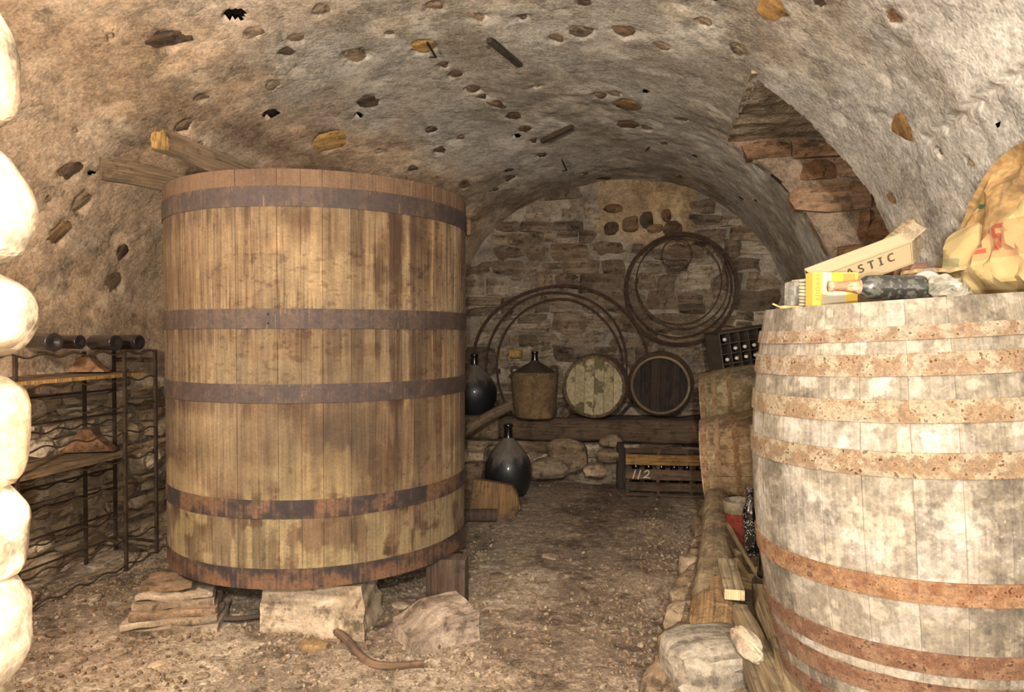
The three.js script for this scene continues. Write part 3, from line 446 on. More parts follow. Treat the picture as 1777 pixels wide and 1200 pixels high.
// supports of the vat
{
  const stM = [M(0xa89887, stoneMap, stoneBump, 0.006), M(0xb4a593, stoneMap, stoneBump, 0.006), M(0x9c8570, stoneMap, stoneBump, 0.006)];
  const b = C(306, 580, 3.6); seed(51); let y = FLOOR(b.x, b.z) - 0.01; const hs = [0.05, 0.035, 0.05, 0.04, 0.035, 0.032]; const nm = ['lowest', 'second lowest', 'third lowest', 'third from the top', 'second from the top', 'topmost'];
  hs.forEach((h, i) => { const o = mesh('stone_slab', roughBox(0.47 - i * 0.028 + (i === 5 ? -0.08 : 0), h, 0.38 - i * 0.03, 0.028, i + 3, { nx: 10, ny: 2, nz: 9, freq: 8, round: 0.3 }), stM[i % 3]); tag(o, `${nm[i]} flat slab of the stone stack under the vat's left side`, 'slab'); o.position.set(b.x + rr(-0.012, 0.012) + (i === 5 ? -0.06 : 0), y, b.z + rr(-0.012, 0.012)); o.rotation.y = YAW + 0.22 + rr(-0.05, 0.05); y += h * 0.93; });
  const cb = C(552, 580, 3.62), g = weld(new THREE.BoxGeometry(1, 1, 1, 18, 10, 10));
  warp(g, (v) => { const t = v.x + 0.5, yy = v.y + 0.5, flare = 0.05 * sst(0.8, 1, t) * (1 - yy); const k = 6.5; v.set(v.x * 0.52 + 0.03 * (v.x < 0 ? yy : 0), yy * 0.268 + 0.02 * Math.min(1, 4 * (1 - yy)) * n3(v.x * k, 1, v.z * k), v.z * (0.36 - 0.05 * yy) + flare * 0.5); v.x += 0.02 * n3(v.x * k + 3, v.y * k * 3, v.z * k) + flare; v.z += 0.02 * n3(v.x * k, v.y * k * 3, v.z * k + 8) + 0.05 * Math.sin(v.x * 9) * (1 - yy) * 0.5; });
  const ob = mesh('stone_block', done(g, 0.3, 0.6), M(0xb8a995, stoneMap, stoneBump, 0.008)); tag(ob, 'pale squared stone block under the front of the vat', 'stone'); ob.position.set(cb.x, FLOOR(cb.x, cb.z) - 0.015, cb.z); ob.rotation.y = YAW - 0.05;
  const pb = C(776, 580, 3.85), pg = roughBox(0.225, 0.3, 0.12, 0.006, 6, { nx: 8, ny: 8, nz: 4, round: 0.08 }); const po = mesh('wooden_post', pg, M(0x5c4a3c, woodMap, woodBump, 0.008)); tag(po, 'short dark wooden post under the right edge of the vat', 'post'); po.position.set(pb.x, -0.02, pb.z); po.rotation.y = YAW - 0.1; po.scale.y = 0.94;
  const sb = C(752, 580, 3.42); const sg = weld(new THREE.BoxGeometry(1, 1, 1, 12, 6, 10)); warp(sg, (v) => { const k = 5; v.set(v.x * 0.36, (v.y + 0.5) * 0.17 * (1 - 0.45 * sst(-0.1, 0.5, v.x * -1 + v.z * 0.3)), v.z * 0.28); v.x += 0.035 * n3(v.x * k, v.y * k * 2, v.z * k); v.z += 0.035 * n3(v.x * k, v.y * k * 2 + 4, v.z * k); v.y += 0.02 * n3(v.x * 9, 3, v.z * 9); });
  const so = mesh('stone_block', done(sg, 0.8, 0.45), M(0xa5968a, stoneMap, stoneBump, 0.008)); tag(so, 'low pinkish grey stone in front of the dark post', 'stone'); so.position.set(sb.x, FLOOR(sb.x, sb.z) - 0.02, sb.z); so.rotation.y = YAW + 0.5;
  // root lying on the ground
  const rp = [[575, 1100], [600, 1122], [625, 1145], [655, 1160], [690, 1160], [735, 1158]].map(([x, y2], i) => { const p = G(x, y2); p.y = FLOOR(p.x, p.z) + 0.012 + (i < 2 ? 0.02 : 0); return p; });
  tag(mesh('root', tube(rp, 0.02, 30, 8), M(0x7d6450, woodMap, woodBump, 0.006)), 'curved brown root lying on the gravel before the vat', 'root');
  const sp = [[385, 1087], [420, 1085], [455, 1080]].map(([x, y2]) => { const p = G(x, y2); p.y = 0.03; return p; }); tag(mesh('stick', tube(sp, 0.014, 10, 7), darkWoodM), 'short dark stick between slab stack and pale block', 'stick');
  const yb = G(542, 1125); const yo = mesh('ochre_stone', rock(0.07, 0.03, 0.05, 0.2, 9, 2), M(0x937b58, stoneMap, stoneBump, 0.004)); yo.position.set(yb.x, FLOOR(yb.x, yb.z) + 0.008, yb.z); tag(yo, 'small ochre stone half sunk in gravel before the pale block', 'stone');
}

// ---------- the wire bottle rack by the left wall ----------
{
  const rk = thing('bottle_rack', 'rusty iron bottle rack with wavy rails against the left wall', 'rack', V3(-3.22, 0, -3.99));
  const lx = (x) => x + 3.22, lz = (z) => z + 3.99, XF = -3.22, XR = -3.57;
  const P = (x, y, z) => V3(lx(x), y, lz(z));
  const postM = M(0x42372a, rustMap, rustBump, 0.001, { roughness: 0.8 });
  for (const [x, z, top] of [[XF, -3.99, 1.4], [XF, -3.72, 1.39], [XF, -2.97, 1.39], [XR, -4.03, 1.4], [XR, -3.78, 1.39], [XR, -2.97, 1.39]]) { const y0 = FLOOR(x, z) - 0.01; const g = new THREE.BoxGeometry(0.018, top - y0, 0.018); g.translate(0, (top + y0) / 2, 0); const m = mesh('post', done(g), postM, rk); m.position.set(lx(x), 0, lz(z)); }
  const wav = (x, y, z0, z1) => { const pts = [], n = 40; for (let i = 0; i <= n; i++) { const z = lerp(z0, z1, i / n); pts.push(P(x, y + 0.011 * Math.sin((z - z0) * 2 * Math.PI / 0.2), z)); } return tube(pts, 0.0055, 90, 6); };
  for (let i = 0; i < 9; i++) { const y = 1.386 - i * 0.166; mesh('wavy_rail', wav(XF, y, -3.99, -2.75), postM, rk); if (i % 2) mesh('wavy_rail', wav(XR, y + 0.03, -4.03, -2.75), postM, rk); }
  for (const y of [1.13, 0.97, 0.6, 0.47, 0.3, 0.13]) mesh('straight_rail', done(bar(P(XR + 0.01, y, -4.03), P(XR + 0.01, y, -2.75), 0.008, 0.012)), postM, rk);
  mesh('end_bar', done(bar(P(XR, 1.33, -4.03), P(XF, 1.33, -3.99), 0.008, 0.028)), postM, rk);
  mesh('end_bar', done(bar(P(XR, 0.17, -3.9), P(XF, 0.03, -3.99), 0.008, 0.025)), postM, rk);
  mesh('end_bar', done(bar(P(XR, 0.13, -4.03), P(XF, 0.13, -3.99), 0.008, 0.02)), postM, rk);
  seed(61);
  const sh = (y, label, edge, tilt) => { const g = roughBox(0.34, 0.022, 1.0, 0.004, y * 7, { nx: 4, ny: 1, nz: 14, round: 0.1, flip: true }); const o = mesh('shelf_board', g, M(0x8a7257, woodMap, woodBump, 0.002)); o.position.set(-3.395, y, -3.38); o.rotation.z = tilt; o.rotation.y = 0.03; tag(o, label, 'board'); if (edge) { const e = mesh('front_edge', done(new THREE.BoxGeometry(0.006, 0.02, 0.98)), M(0xc79a58, woodMap, woodBump, 0.002), o); e.position.set(0.171, 0.011, 0); } return o; };
  sh(1.238, 'upper shelf board with a fresh yellow front edge on the bottle rack', true, -0.02); sh(0.742, 'lower dusty shelf board on the bottle rack', false, -0.03);
  const tl = (px, py, d, w, h, label, s) => { const b = C(px, py, d), sh2 = new THREE.Shape(); sh2.moveTo(-w / 2, 0); sh2.quadraticCurveTo(-w * 0.3, h * 0.25, -w * 0.12, h); sh2.lineTo(w * 0.1, h); sh2.quadraticCurveTo(w * 0.24, h * 0.4, w / 2, 0); const g = new THREE.ExtrudeGeometry(sh2, { depth: 0.12, bevelEnabled: true, bevelSize: 0.006, bevelThickness: 0.006, bevelSegments: 1 }); g.translate(0, 0, -0.06); const o = mesh('roof_tile', done(g, s), M(0x8f6d50, stoneMap, stoneBump, 0.003)); o.position.copy(b); o.rotation.y = YAW + 0.25; return tag(o, label, 'tile'); };
  tl(152, 635, 4.3, 0.22, 0.085, 'brown broken roof tile on the upper rack shelf', 1).position.y = 1.27; tl(152, 770, 4.3, 0.29, 0.13, 'brown broken roof tile on the lower rack shelf', 2).position.y = 0.778;
  // dusty bottles lying on top of the rack
  const glassM = M(0x2a2523, null, null, 0, { phys: true, roughness: 0.22, clearcoat: 0.6, clearcoatRoughness: 0.15 });
  const bottleG = () => { const q = [[0, 0.012], [0.02, 0.004], [0.038, 0], [0.042, 0.006], [0.042, 0.185], [0.04, 0.2], [0.03, 0.225], [0.018, 0.25], [0.0145, 0.275], [0.0145, 0.3], [0.0165, 0.302], [0.0165, 0.315], [0.012, 0.316], [0, 0.314]]; return lathe(q, 28); };
  const put = (name, label, base, dir, sc = 1, m = glassM) => { const o = thing(name, label, 'bottle', base); const b = mesh('glass_body', bottleG(), m, o); const rg = new THREE.TorusGeometry(0.0165, 0.003, 6, 20); rg.rotateX(Math.PI / 2); rg.translate(0, 0.303, 0); mesh('lip_ring', rg, m, o); o.quaternion.setFromUnitVectors(V3(0, 1, 0), dir.clone().normalize()); o.scale.setScalar(sc); o.userData.group = 'dusty bottles on top of the rack'; return o; };
  const TY = 1.445;
  put('wine_bottle', 'dusty dark bottle on the rack top beside the pale jamb, base towards the room', V3(-3.25, TY + 0.012, -3.24), V3(-0.7, 0.0, -0.25), 1.22);
  put('wine_bottle', 'dark bottle lying on the rack top with its neck to the jamb and lit base', V3(-3.25, TY + 0.004, -3.69), V3(-0.74, 0, -0.2), 1.14);
  put('wine_bottle', 'dark bottle at the far end of the rack top next to the vat', V3(-3.25, TY + 0.004, -3.89), V3(-0.85, 0.0, -0.02), 1.14);
  put('wine_bottle', 'dark bottle behind on the rack top, only its shoulder showing', V3(-3.29, TY + 0.01, -3.46), V3(-0.6, 0, -0.05), 1.0);
}

// ---------- ledge and heaped bank that carry the casks ----------
const ledge = struct('trim_1', 'rubble ledge along the end wall');
{
  const core = new THREE.BoxGeometry(3.8, 0.39, 0.62); core.translate(-0.35, 0.195, -7.3); mesh('ledge_core', done(core), mortarM, ledge);
  const lm = [stoneMs[0], stoneMs[3], stoneMs[1], paleStoneMs[1], paleStoneMs[0]];
  seed(71); masonry(ledge, V3(-2.0, -0.02, -6.99), V3(1, 0, 0), V3(0, 1, 0), V3(0, 0, 1), 3.4, 0.4, { ch: [0.12, 0.2], cw: [0.22, 0.5], depth: 0.16, out: [0.02, 0.09], mats: lm, ok: (x, y) => y < 0.4 });
  // the big pale corner stone and the heap by it
  for (const [px, py, w, h, d, k] of [[985, 790, 70, 56, 6.72, 0], [950, 812, 66, 34, 6.66, 1], [1035, 815, 44, 26, 6.7, 3], [1055, 790, 40, 24, 6.72, 2], [870, 790, 60, 40, 6.75, 1], [1060, 765, 40, 22, 6.78, 0]]) { const p = C(px, py, d); const m = mesh('stone', rock(w * d / F / 2, h * d / F / 2, 0.1, 0.22, px * 0.3, 2), lm[k], ledge); m.position.copy(p); }
}
const edgeX = (z) => lerp(-0.02, 0.48, clamp((-z - 2.9) / 3.5, -0.3, 1)) + 0.1;
const bankH = (z) => (z < -6.28 ? 0.86 : z < -5.52 ? 0.52 : lerp(0.19, 0.27, clamp((-z - 2.9) / 2)));
const bank = struct('trim_2', 'low rubble bank along the right wall');
{
  const part = (z0, z1, nz, s) => { const g = weld(new THREE.BoxGeometry(1, 1, 1, 16, 3, nz)); warp(g, (v) => { const z = lerp(z0, z1, v.z + 0.5), x0 = edgeX(z) + (s ? 0.12 : 0), x = lerp(x0, 1.5, v.x + 0.5), h = bankH((z0 + z1) / 2 < -5.5 ? (z0 + z1) / 2 : z); const y = v.y > 0 ? h + (s ? 0 : 0.02 * fb3(x * 4, 2, z * 4)) : v.y < -0.4 ? -0.05 : (v.y + 0.5) * h; v.set(x, y, z); }); return done(g, 0, 0.8); };
  const bm = M(0x8c7c68, dirtMap, dirtBump, 0.012);
  mesh('bank_fill', part(-1.5, -5.5, 60, 0), bm, bank); mesh('bank_fill', part(-5.52, -6.28, 6, 1), bm, bank); mesh('bank_fill', part(-6.28, -6.9, 6, 1), bm, bank);
  seed(81); const rm = [M(0xa3917b, stoneMap, stoneBump, 0.008), M(0xb3a18b, stoneMap, stoneBump, 0.008), M(0x94806a, stoneMap, stoneBump, 0.008)];
  for (let z = -2.75, i = 0; z > -5.7; z -= 0.21, i++) { const r = rr(0.1, 0.145), m = mesh('stone', rock(r * 0.85, rr(0.09, 0.13), r, 0.22, i + 2, 2, 0.6), rm[i % 3], bank); m.position.set(edgeX(z) + 0.03 + rr(-0.02, 0.02), rr(0.08, 0.12), z); m.rotation.y = rr(0, 3); }
}
// dusty tapering log on the bank edge
const dustLogM = M(0x9d8c72, greyMap, woodBump, 0.006), rustEndM = M(0x8f7250, woodMap, dirtBump, 0.012);
{
  const a = C(1247, 1078, 2.98), b = C(1247, 868, 4.52); const L = a.distanceTo(b);
  const g = weld(new THREE.CylinderGeometry(1, 1, 1, 20, 24)); warp(g, (v) => { const t = v.y + 0.5, r = lerp(0.108, 0.085, t), k = 1 + 0.18 * fb3(v.x * 1.2, t * 6, v.z * 1.2 + 4); v.x *= r * k; v.z *= r * k * 0.92; v.y = (t - 0.5) * L; });
  const lg = thing('log', 'long dusty log along the edge of the right bank', 'log', a.clone().add(b).multiplyScalar(0.5)); lg.quaternion.setFromUnitVectors(V3(0, 1, 0), b.clone().sub(a).normalize()); mesh('trunk', done(g, 0.2, 0.9, false), dustLogM, lg);
  const e = weld(new THREE.CylinderGeometry(1, 1, 1, 20, 10)); warp(e, (v) => { const t = v.y + 0.5, r = 0.11, k = 1 + 0.2 * fb3(v.x * 1.6, t * 4, v.z * 1.6 + 9); v.x *= r * k; v.z *= r * k * 0.92; v.y = -L / 2 - 0.05 + t * 0.26 + (t > 0.9 ? 0.04 * n3(v.x * 40, 2, v.z * 40) : 0) + (t < 0.05 ? 0.05 * fb3(v.x * 20, 1, v.z * 20) : 0); });
  const be = mesh('bare_end', done(e, 0.4, 0.8), rustEndM, lg); be.userData.label = 'rusty brown bare end';
}
// ---------- casks ----------
const barrelR = (len, rb, rh) => (y) => rh + (rb - rh) * (1 - Math.pow(Math.abs(2 * y / len - 1), 2));
{ // the big pale cask by the entrance
  const len = 1.17, R = barrelR(len, 0.482, 0.415), mid = C(1591.7, 580, 2.157).setY(1.02), q = tiltV(3.5);
  const bk = thing('barrel', 'big pale grey standing barrel with rusty hoops near the entrance', 'barrel'); bk.position.copy(mid).addScaledVector(V3(0, 1, 0).applyQuaternion(q), -len / 2);
  bk.quaternion.copy(q).multiply(new THREE.Quaternion().setFromAxisAngle(V3(0, 1, 0), Math.atan2(-mid.x, -mid.z)));
  const gm = [0x908a80, 0x8d877d, 0x938d84].map((c) => M(c, greyMap, woodBump, 0.003));
  const rustA = M(0x878072, rustMap, rustBump, 0.003), rustB = M(0x878074, rustMap, rustBump, 0.003), rustC = M(0x80674f, rustMap, rustBump, 0.003), rustD = M(0x735c4b, rustMap, rustBump, 0.003);
  seed(91); const f = (h) => h - (1.02 - len / 2);
  cooper(bk, { len, R, n: 26, seam: 0.45, gap: 0.0006, th: 0.03, mats: gm, uRef: 0.48, seg: 16, hoopSeg: 128, hoopT: 0.005, hoopMat: rustA, head: [1, 1], headMats: [dustWoodM, midWoodM], boards: 8, headDrop: 0.045, hoops: [[f(0.455), f(0.51), rustD], [f(0.555), f(0.615), rustD], [f(0.645), f(0.703), rustD], [f(0.833), f(0.892), rustC], [f(1.152), f(1.216), rustA], [f(1.29), f(1.348), rustA], [f(1.408), f(1.466), rustB], [f(1.5), f(1.537), rustB]] });
}
function cask(label, pos, q, o) { const { len = 0.84, rb = 0.34, rh = 0.3 } = o; const b = thing('barrel', label, 'barrel'); b.quaternion.copy(q); b.position.copy(pos); cooper(b, { len, R: barrelR(len, rb, rh), n: 22, th: 0.025, uRef: rb, seg: 8, hoopSeg: 48, boards: 6, headDrop: 0.035, hoops: [[0.01, 0.05], [0.1, 0.135], [0.22, 0.255], [len - 0.255, len - 0.22], [len - 0.135, len - 0.1], [len - 0.05, len - 0.01]], ...o }); return b; }
const qx = (from, to) => new THREE.Quaternion().setFromUnitVectors(from, to);
{
  const Y = V3(0, 1, 0); seed(95);
  const tan = [0xa18c70, 0x98826a, 0xab9779].map((c) => M(c, greyMap, woodBump, 0.003)), tanHoop = M(0x93806a, rustMap, rustBump, 0.003);
  const dir = RIGHT.clone().multiplyScalar(Math.cos(0.1)).addScaledVector(Y, Math.sin(0.1)).addScaledVector(FWD, -0.34).normalize();
  cask('dusty tan barrel lying on the right bank behind the red bucket', C(1222, 803, 4.92), qx(Y, dir), { len: 0.86, rb: 0.35, rh: 0.305, mats: tan, hoopMat: tanHoop, head: [1, 1], headMats: tan });
  cask('olive dusty barrel lying higher up, under the bottle crate', C(1220, 712, 5.8), qx(Y, dir), { len: 0.86, rb: 0.35, rh: 0.305, mats: [0x8a7c62, 0x837560, 0x918468].map((c) => M(c, greyMap, woodBump, 0.003)), hoopMat: M(0x84765f, rustMap, rustBump, 0.003), head: [1, 1], headMats: tan });
  const bw = [0x6e5d4c, 0x64543f, 0x75634f].map((c) => M(c, woodMap, woodBump, 0.003)), bh = M(0x59493b, rustMap, rustBump, 0.002), dz = V3(0.02, -0.0, -1).normalize();
  const stain = dataTex(512, (i, c, x, y) => { const j = y * 2 * S + x * 2, s = sst(0.5, 0.6, nB[j]) * 0.8, g = (nC[j] - 0.5) * 0.4; mix3(c, [0.8, 0.76, 0.66], [0.42, 0.4, 0.3], s); for (let k = 0; k < 3; k++) c[k] *= 1 + g; }, true, 0.9), hl = [0xc4bba8, 0xbbb29e, 0xcac1ae].map((c) => M(c, stain, woodBump, 0.003)), hd = [M(0x3f332c, woodMap, woodBump, 0.003), M(0x382d27, woodMap, woodBump, 0.003)];
  const p1 = C(1031, 671, 6.72), p2 = C(1146, 668, 6.72); const hoops = [[0.012, 0.045], [0.09, 0.12], [0.18, 0.21], [0.3, 0.33], [0.38, 0.41], [0.455, 0.49]];
  cask('small barrel with a pale stained head lying on the beam', p1, qx(Y, dz), { len: 0.57, rb: 0.318, rh: 0.3, mats: bw, hoopMat: bh, head: [1, 1], headMats: hl, headDrop: 0.012, hoops });
  const b2 = cask('barrel with a dark recessed head and pale rim beside the hanging hoops', p2, qx(Y, dz), { len: 0.5, rb: 0.325, rh: 0.285, mats: bw, hoopMat: bh, head: [1, 1], headMats: hd, headDrop: 0.05, hoops });
  const rimG = new THREE.TorusGeometry(0.273, 0.012, 6, 56); rimG.rotateX(Math.PI / 2); const rm = mesh('chime_rim', rimG, M(0xa08f7c, stoneMap, stoneBump, 0.002), b2); rm.position.y = 0.002;
  const bung = new THREE.CylinderGeometry(0.03, 0.035, 0.05, 12); bung.rotateX(Math.PI / 2); bung.translate(0, 0.25, 0.33); mesh('bung', bung, M(0x6a5a4a, woodMap, woodBump, 0.002), b2);
}
// beams under the casks
function beam(label, a, b, w, h, m, s, name = 'beam', cat = 'beam') { const L = a.distanceTo(b), g = roughBox(w, h, L, 0.03, s, { nx: 6, ny: 6, nz: 36, round: 0.35, freq: 4, flip: true, crease: 1 }); g.translate(0, -h / 2, 0); const o = mesh(name, g, m); o.position.copy(a).add(b).multiplyScalar(0.5); o.lookAt(b); return tag(o, label, cat); }
beam('long dark squared beam in front, carrying the small barrels', V3(-1.56, 0.535, -6.98), V3(0.75, 0.56, -6.94), 0.22, 0.23, oldWoodM, 3);
beam('second dark beam behind, under the barrel with dark head', V3(-0.9, 0.545, -7.27), V3(0.75, 0.56, -7.25), 0.2, 0.22, M(0x5e4e41, woodMap, woodBump, 0.006), 5);
{ const a = C(800, 752, 6.72), b = C(884, 704, 6.95); tag(mesh('branch', tube([a, a.clone().lerp(b, 0.5).add(V3(0, 0.015, 0)), b], 0.055, 12, 10), M(0x7a6857, woodMap, woodBump, 0.006)), 'grey branch slanting up before the half hidden glass demijohn', 'branch'); }
{ const a = C(1077, 755, 6.68); const o = mesh('short_post', roughBox(0.075, 0.46, 0.08, 0.01, 2, { nx: 3, ny: 8, nz: 3 }), darkWoodM); o.position.set(a.x, 0, a.z); o.rotation.y = YAW; tag(o, 'dark post propping the front beam above the crate', 'post'); }
{ const p = C(826, 745, 7.05); const o = mesh('stone_block', roughBox(0.42, 0.275, 0.4, 0.03, 8, { nx: 8, ny: 5, nz: 7 }), stoneMs[1]); o.position.set(-1.8, 0.385, -7.22); tag(o, 'rough grey stone under the half hidden glass demijohn', 'stone'); }
// ---------- demijohns ----------
const dustGlass = (lo) => { const t = dataTex(512, (i, c, x, y) => { const j = (y * 2) * S + x * 2, h = y / 512, d = sst(lo - 0.1, lo + 0.12, h + (nB[j] - 0.5) * 0.35 + (nC[j] - 0.5) * 0.12) * (0.75 + 0.4 * (nE[j] - 0.3)); mix3(c, [0.1, 0.095, 0.1], [0.46, 0.42, 0.37], clamp(d) * 0.95); }, true, 1); t.wrapT = THREE.ClampToEdgeWrapping; return t; };
function demijohn(label, pos, r, h, lo) {
  const d = thing('demijohn', label, 'demijohn', pos), q = [[0, 0], [r * 0.55, 0], [r * 0.75, h * 0.03]]; for (let i = 1; i <= 14; i++) { const t = i / 14; q.push([r * (t < 0.42 ? Math.sin(Math.PI / 2 * (0.54 + 0.46 * t / 0.42)) * 1 : 0.14 + 0.86 * Math.pow(Math.cos(Math.PI / 2 * (t - 0.42) / 0.6), 1.05)), h * (0.04 + 0.78 * t)]); }
  const g = new THREE.LatheGeometry(q.map(([a, b]) => new THREE.Vector2(a, b)), 48); const p = g.attributes.position, uv = g.attributes.uv; for (let i = 0; i < p.count; i++) uv.setXY(i, uv.getX(i) * 3, p.getY(i) / h);
  mesh('glass_body', g, M(0xffffff, dustGlass(lo), null, 0, { phys: true, roughness: 0.5, clearcoat: 0.4, clearcoatRoughness: 0.06 }), d);
  const gl = M(0x15120f, null, null, 0, { phys: true, roughness: 0.2, clearcoat: 0.6 });
  mesh('neck', lathe([[0.048, h * 0.8], [0.04, h * 0.84], [0.036, h * 0.95], [0.046, h * 0.955], [0.046, h * 0.985], [0.04, h], [0, h]], 24), gl, d);
  return d;
}
{ const p = C(882, 862, 6.42); demijohn('tall dusty glass demijohn standing on the floor before the ledge', V3(p.x, 0.0, p.z), 0.222, 0.67, 0.5); }
{ const p = C(822, 718, 7.32); demijohn('dark glass demijohn half hidden behind the vat', V3(p.x, 0.655, p.z - 0.03), 0.24, 0.64, 0.55); }
{ // demijohn in its sacking sleeve
  const p = C(928, 730, 6.93), d = thing('demijohn', 'demijohn in a brown sacking sleeve with two ears on the beam', 'demijohn', V3(p.x, 0.665, p.z)), sl = M(0x7d6647, plasterMap, plasterBump, 0.004);
  const g = lathe([[0, 0], [0.19, 0], [0.2, 0.02], [0.215, 0.12], [0.232, 0.28], [0.238, 0.42], [0.236, 0.455], [0.228, 0.46], [0.2, 0.455]], 40); warp(g, (v) => { const k = 1 + 0.025 * fb3(v.x * 9, v.y * 6, v.z * 9); v.x *= k; v.z *= k * 0.9; }); g.computeVertexNormals(); mesh('sleeve', g, sl, d);
  mesh('glass_shoulder', lathe([[0.215, 0.44], [0.185, 0.475], [0.13, 0.515], [0.08, 0.54], [0.045, 0.56], [0.036, 0.575]], 36), M(0x3f362f, greyMap, dirtBump, 0.004, { roughness: 0.7 }), d);
  mesh('neck', lathe([[0.04, 0.56], [0.034, 0.58], [0.032, 0.64], [0.037, 0.645], [0.037, 0.665], [0.03, 0.67], [0, 0.67]], 20), M(0x17130f, null, null, 0, { phys: true, roughness: 0.2, clearcoat: 0.6 }), d);
  for (const s of [-1, 1]) { const e = new THREE.TorusGeometry(0.036, 0.014, 8, 16); e.rotateY(s * 0.3 + YAW); e.translate(s * 0.195 * cY, 0.475, -s * 0.195 * sY + 0.03); mesh('ear', e, M(0x4f4234, woodMap, woodBump, 0.003), d); }
}
// ---------- old iron hoops at the end wall ----------
function ring(name, label, c, rx, ry, w, t, lean, rot, m, group) {
  const pts = [], o = thing(name, label, 'hoop', V3(c.x, c.y - ry, c.z), group); const n = 72, P = [], I = [];
  for (let i = 0; i < n; i++) { const a = i / n * Math.PI * 2, wob = 1 + 0.012 * Math.sin(a * 2 + rot) + 0.006 * Math.sin(a * 5 + rot * 3), cx = Math.cos(a), sx = Math.sin(a); for (const [dr, dz] of [[0, -w / 2], [t, -w / 2], [t, w / 2], [0, w / 2]]) P.push(cx * (rx * wob + dr), sx * (ry * wob + dr) + ry, dz + sx * lean * ry * -1 - lean * ry + 0.01 * Math.sin(a * 3 + rot)); }
  for (let i = 0; i < n; i++) for (let k = 0; k < 4; k++) { const a = i * 4 + k, b = i * 4 + (k + 1) % 4, d = ((i + 1) % n) * 4 + k, e = ((i + 1) % n) * 4 + (k + 1) % 4; I.push(a, d, b, b, d, e); }
  const g = new THREE.BufferGeometry(); g.setAttribute('position', new THREE.Float32BufferAttribute(P, 3)); g.setIndex(I); mesh('band', done(g, rot, 0.6), m, o);
  const cl = new THREE.BoxGeometry(0.05, t * 2.2, w * 1.1); const a = 0.9 + rot; cl.rotateZ(a + Math.PI / 2); cl.translate(Math.cos(a) * rx, Math.sin(a) * ry + ry, -Math.sin(a) * lean * ry - lean * ry); mesh('lap_joint', done(cl), m, o);
  return o;
}
{
  const Zw = ZB + 0.2, at = (px, py, dz = 0) => { const q = C(px, py, 1); return C(px, py, (Zw + dz) / q.z); }, hm = M(0x4a3c32, rustMap, rustBump, 0.002), k = 7.35 / F;
  ring('iron_hoop', 'largest old vat hoop leaning on the end wall behind the demijohns', at(966, 627, 0.04), 152 * k, 132 * k, 0.02, 0.032, 0.08, 0.4, hm, 'old vat hoops leaning on the end wall');
  ring('iron_hoop', 'middle old vat hoop leaning within the largest one', at(962, 632, 0.02), 123 * k, 128 * k, 0.02, 0.024, 0.08, 1.4, hm, 'old vat hoops leaning on the end wall');
  ring('iron_hoop', 'smallest old vat hoop leaning on the wall behind the pale-headed barrel', at(968, 638, 0.022), 110 * k, 121 * k, 0.02, 0.022, 0.08, 2.3, hm, 'old vat hoops leaning on the end wall');
  const g2 = 'hoops hanging from the peg';
  ring('iron_hoop', 'widest thick hoop hanging on the end wall', at(1180, 502, -0.06), 90 * k, 92 * k, 0.03, 0.036, 0, 0.2, hm, g2);
  ring('iron_hoop', 'broad hoop hanging just inside the widest one', at(1178, 496, -0.02), 84 * k, 87 * k, 0.02, 0.018, 0, 1.2, hm, g2);
  ring('iron_hoop', 'thin hoop hanging nearest the middle on the end wall', at(1177, 488, 0.0), 69 * k, 73 * k, 0.012, 0.011, 0, 2.2, hm, g2);
  ring('iron_hoop', 'thin hoop hanging shifted to the right on the end wall', at(1182, 490, 0.02), 75 * k, 77 * k, 0.012, 0.011, 0, 3.1, hm, g2);
  ring('wire_ring', 'small wire ring hanging from the same peg as the hoops', at(1174, 441, 0.03), 24 * k, 25 * k, 0.008, 0.012, 0, 0.6, hm, g2).userData.category = 'ring';
  const pg = at(1176, 414, -0.1); const pe = new THREE.CylinderGeometry(0.01, 0.012, 0.26, 8); pe.rotateX(Math.PI / 2); const po = mesh('iron_peg', pe, blackIronM); po.position.set(pg.x, pg.y - 0.005, ZB + 0.14); tag(po, 'iron peg in the end wall that holds the hanging hoops', 'peg');
}

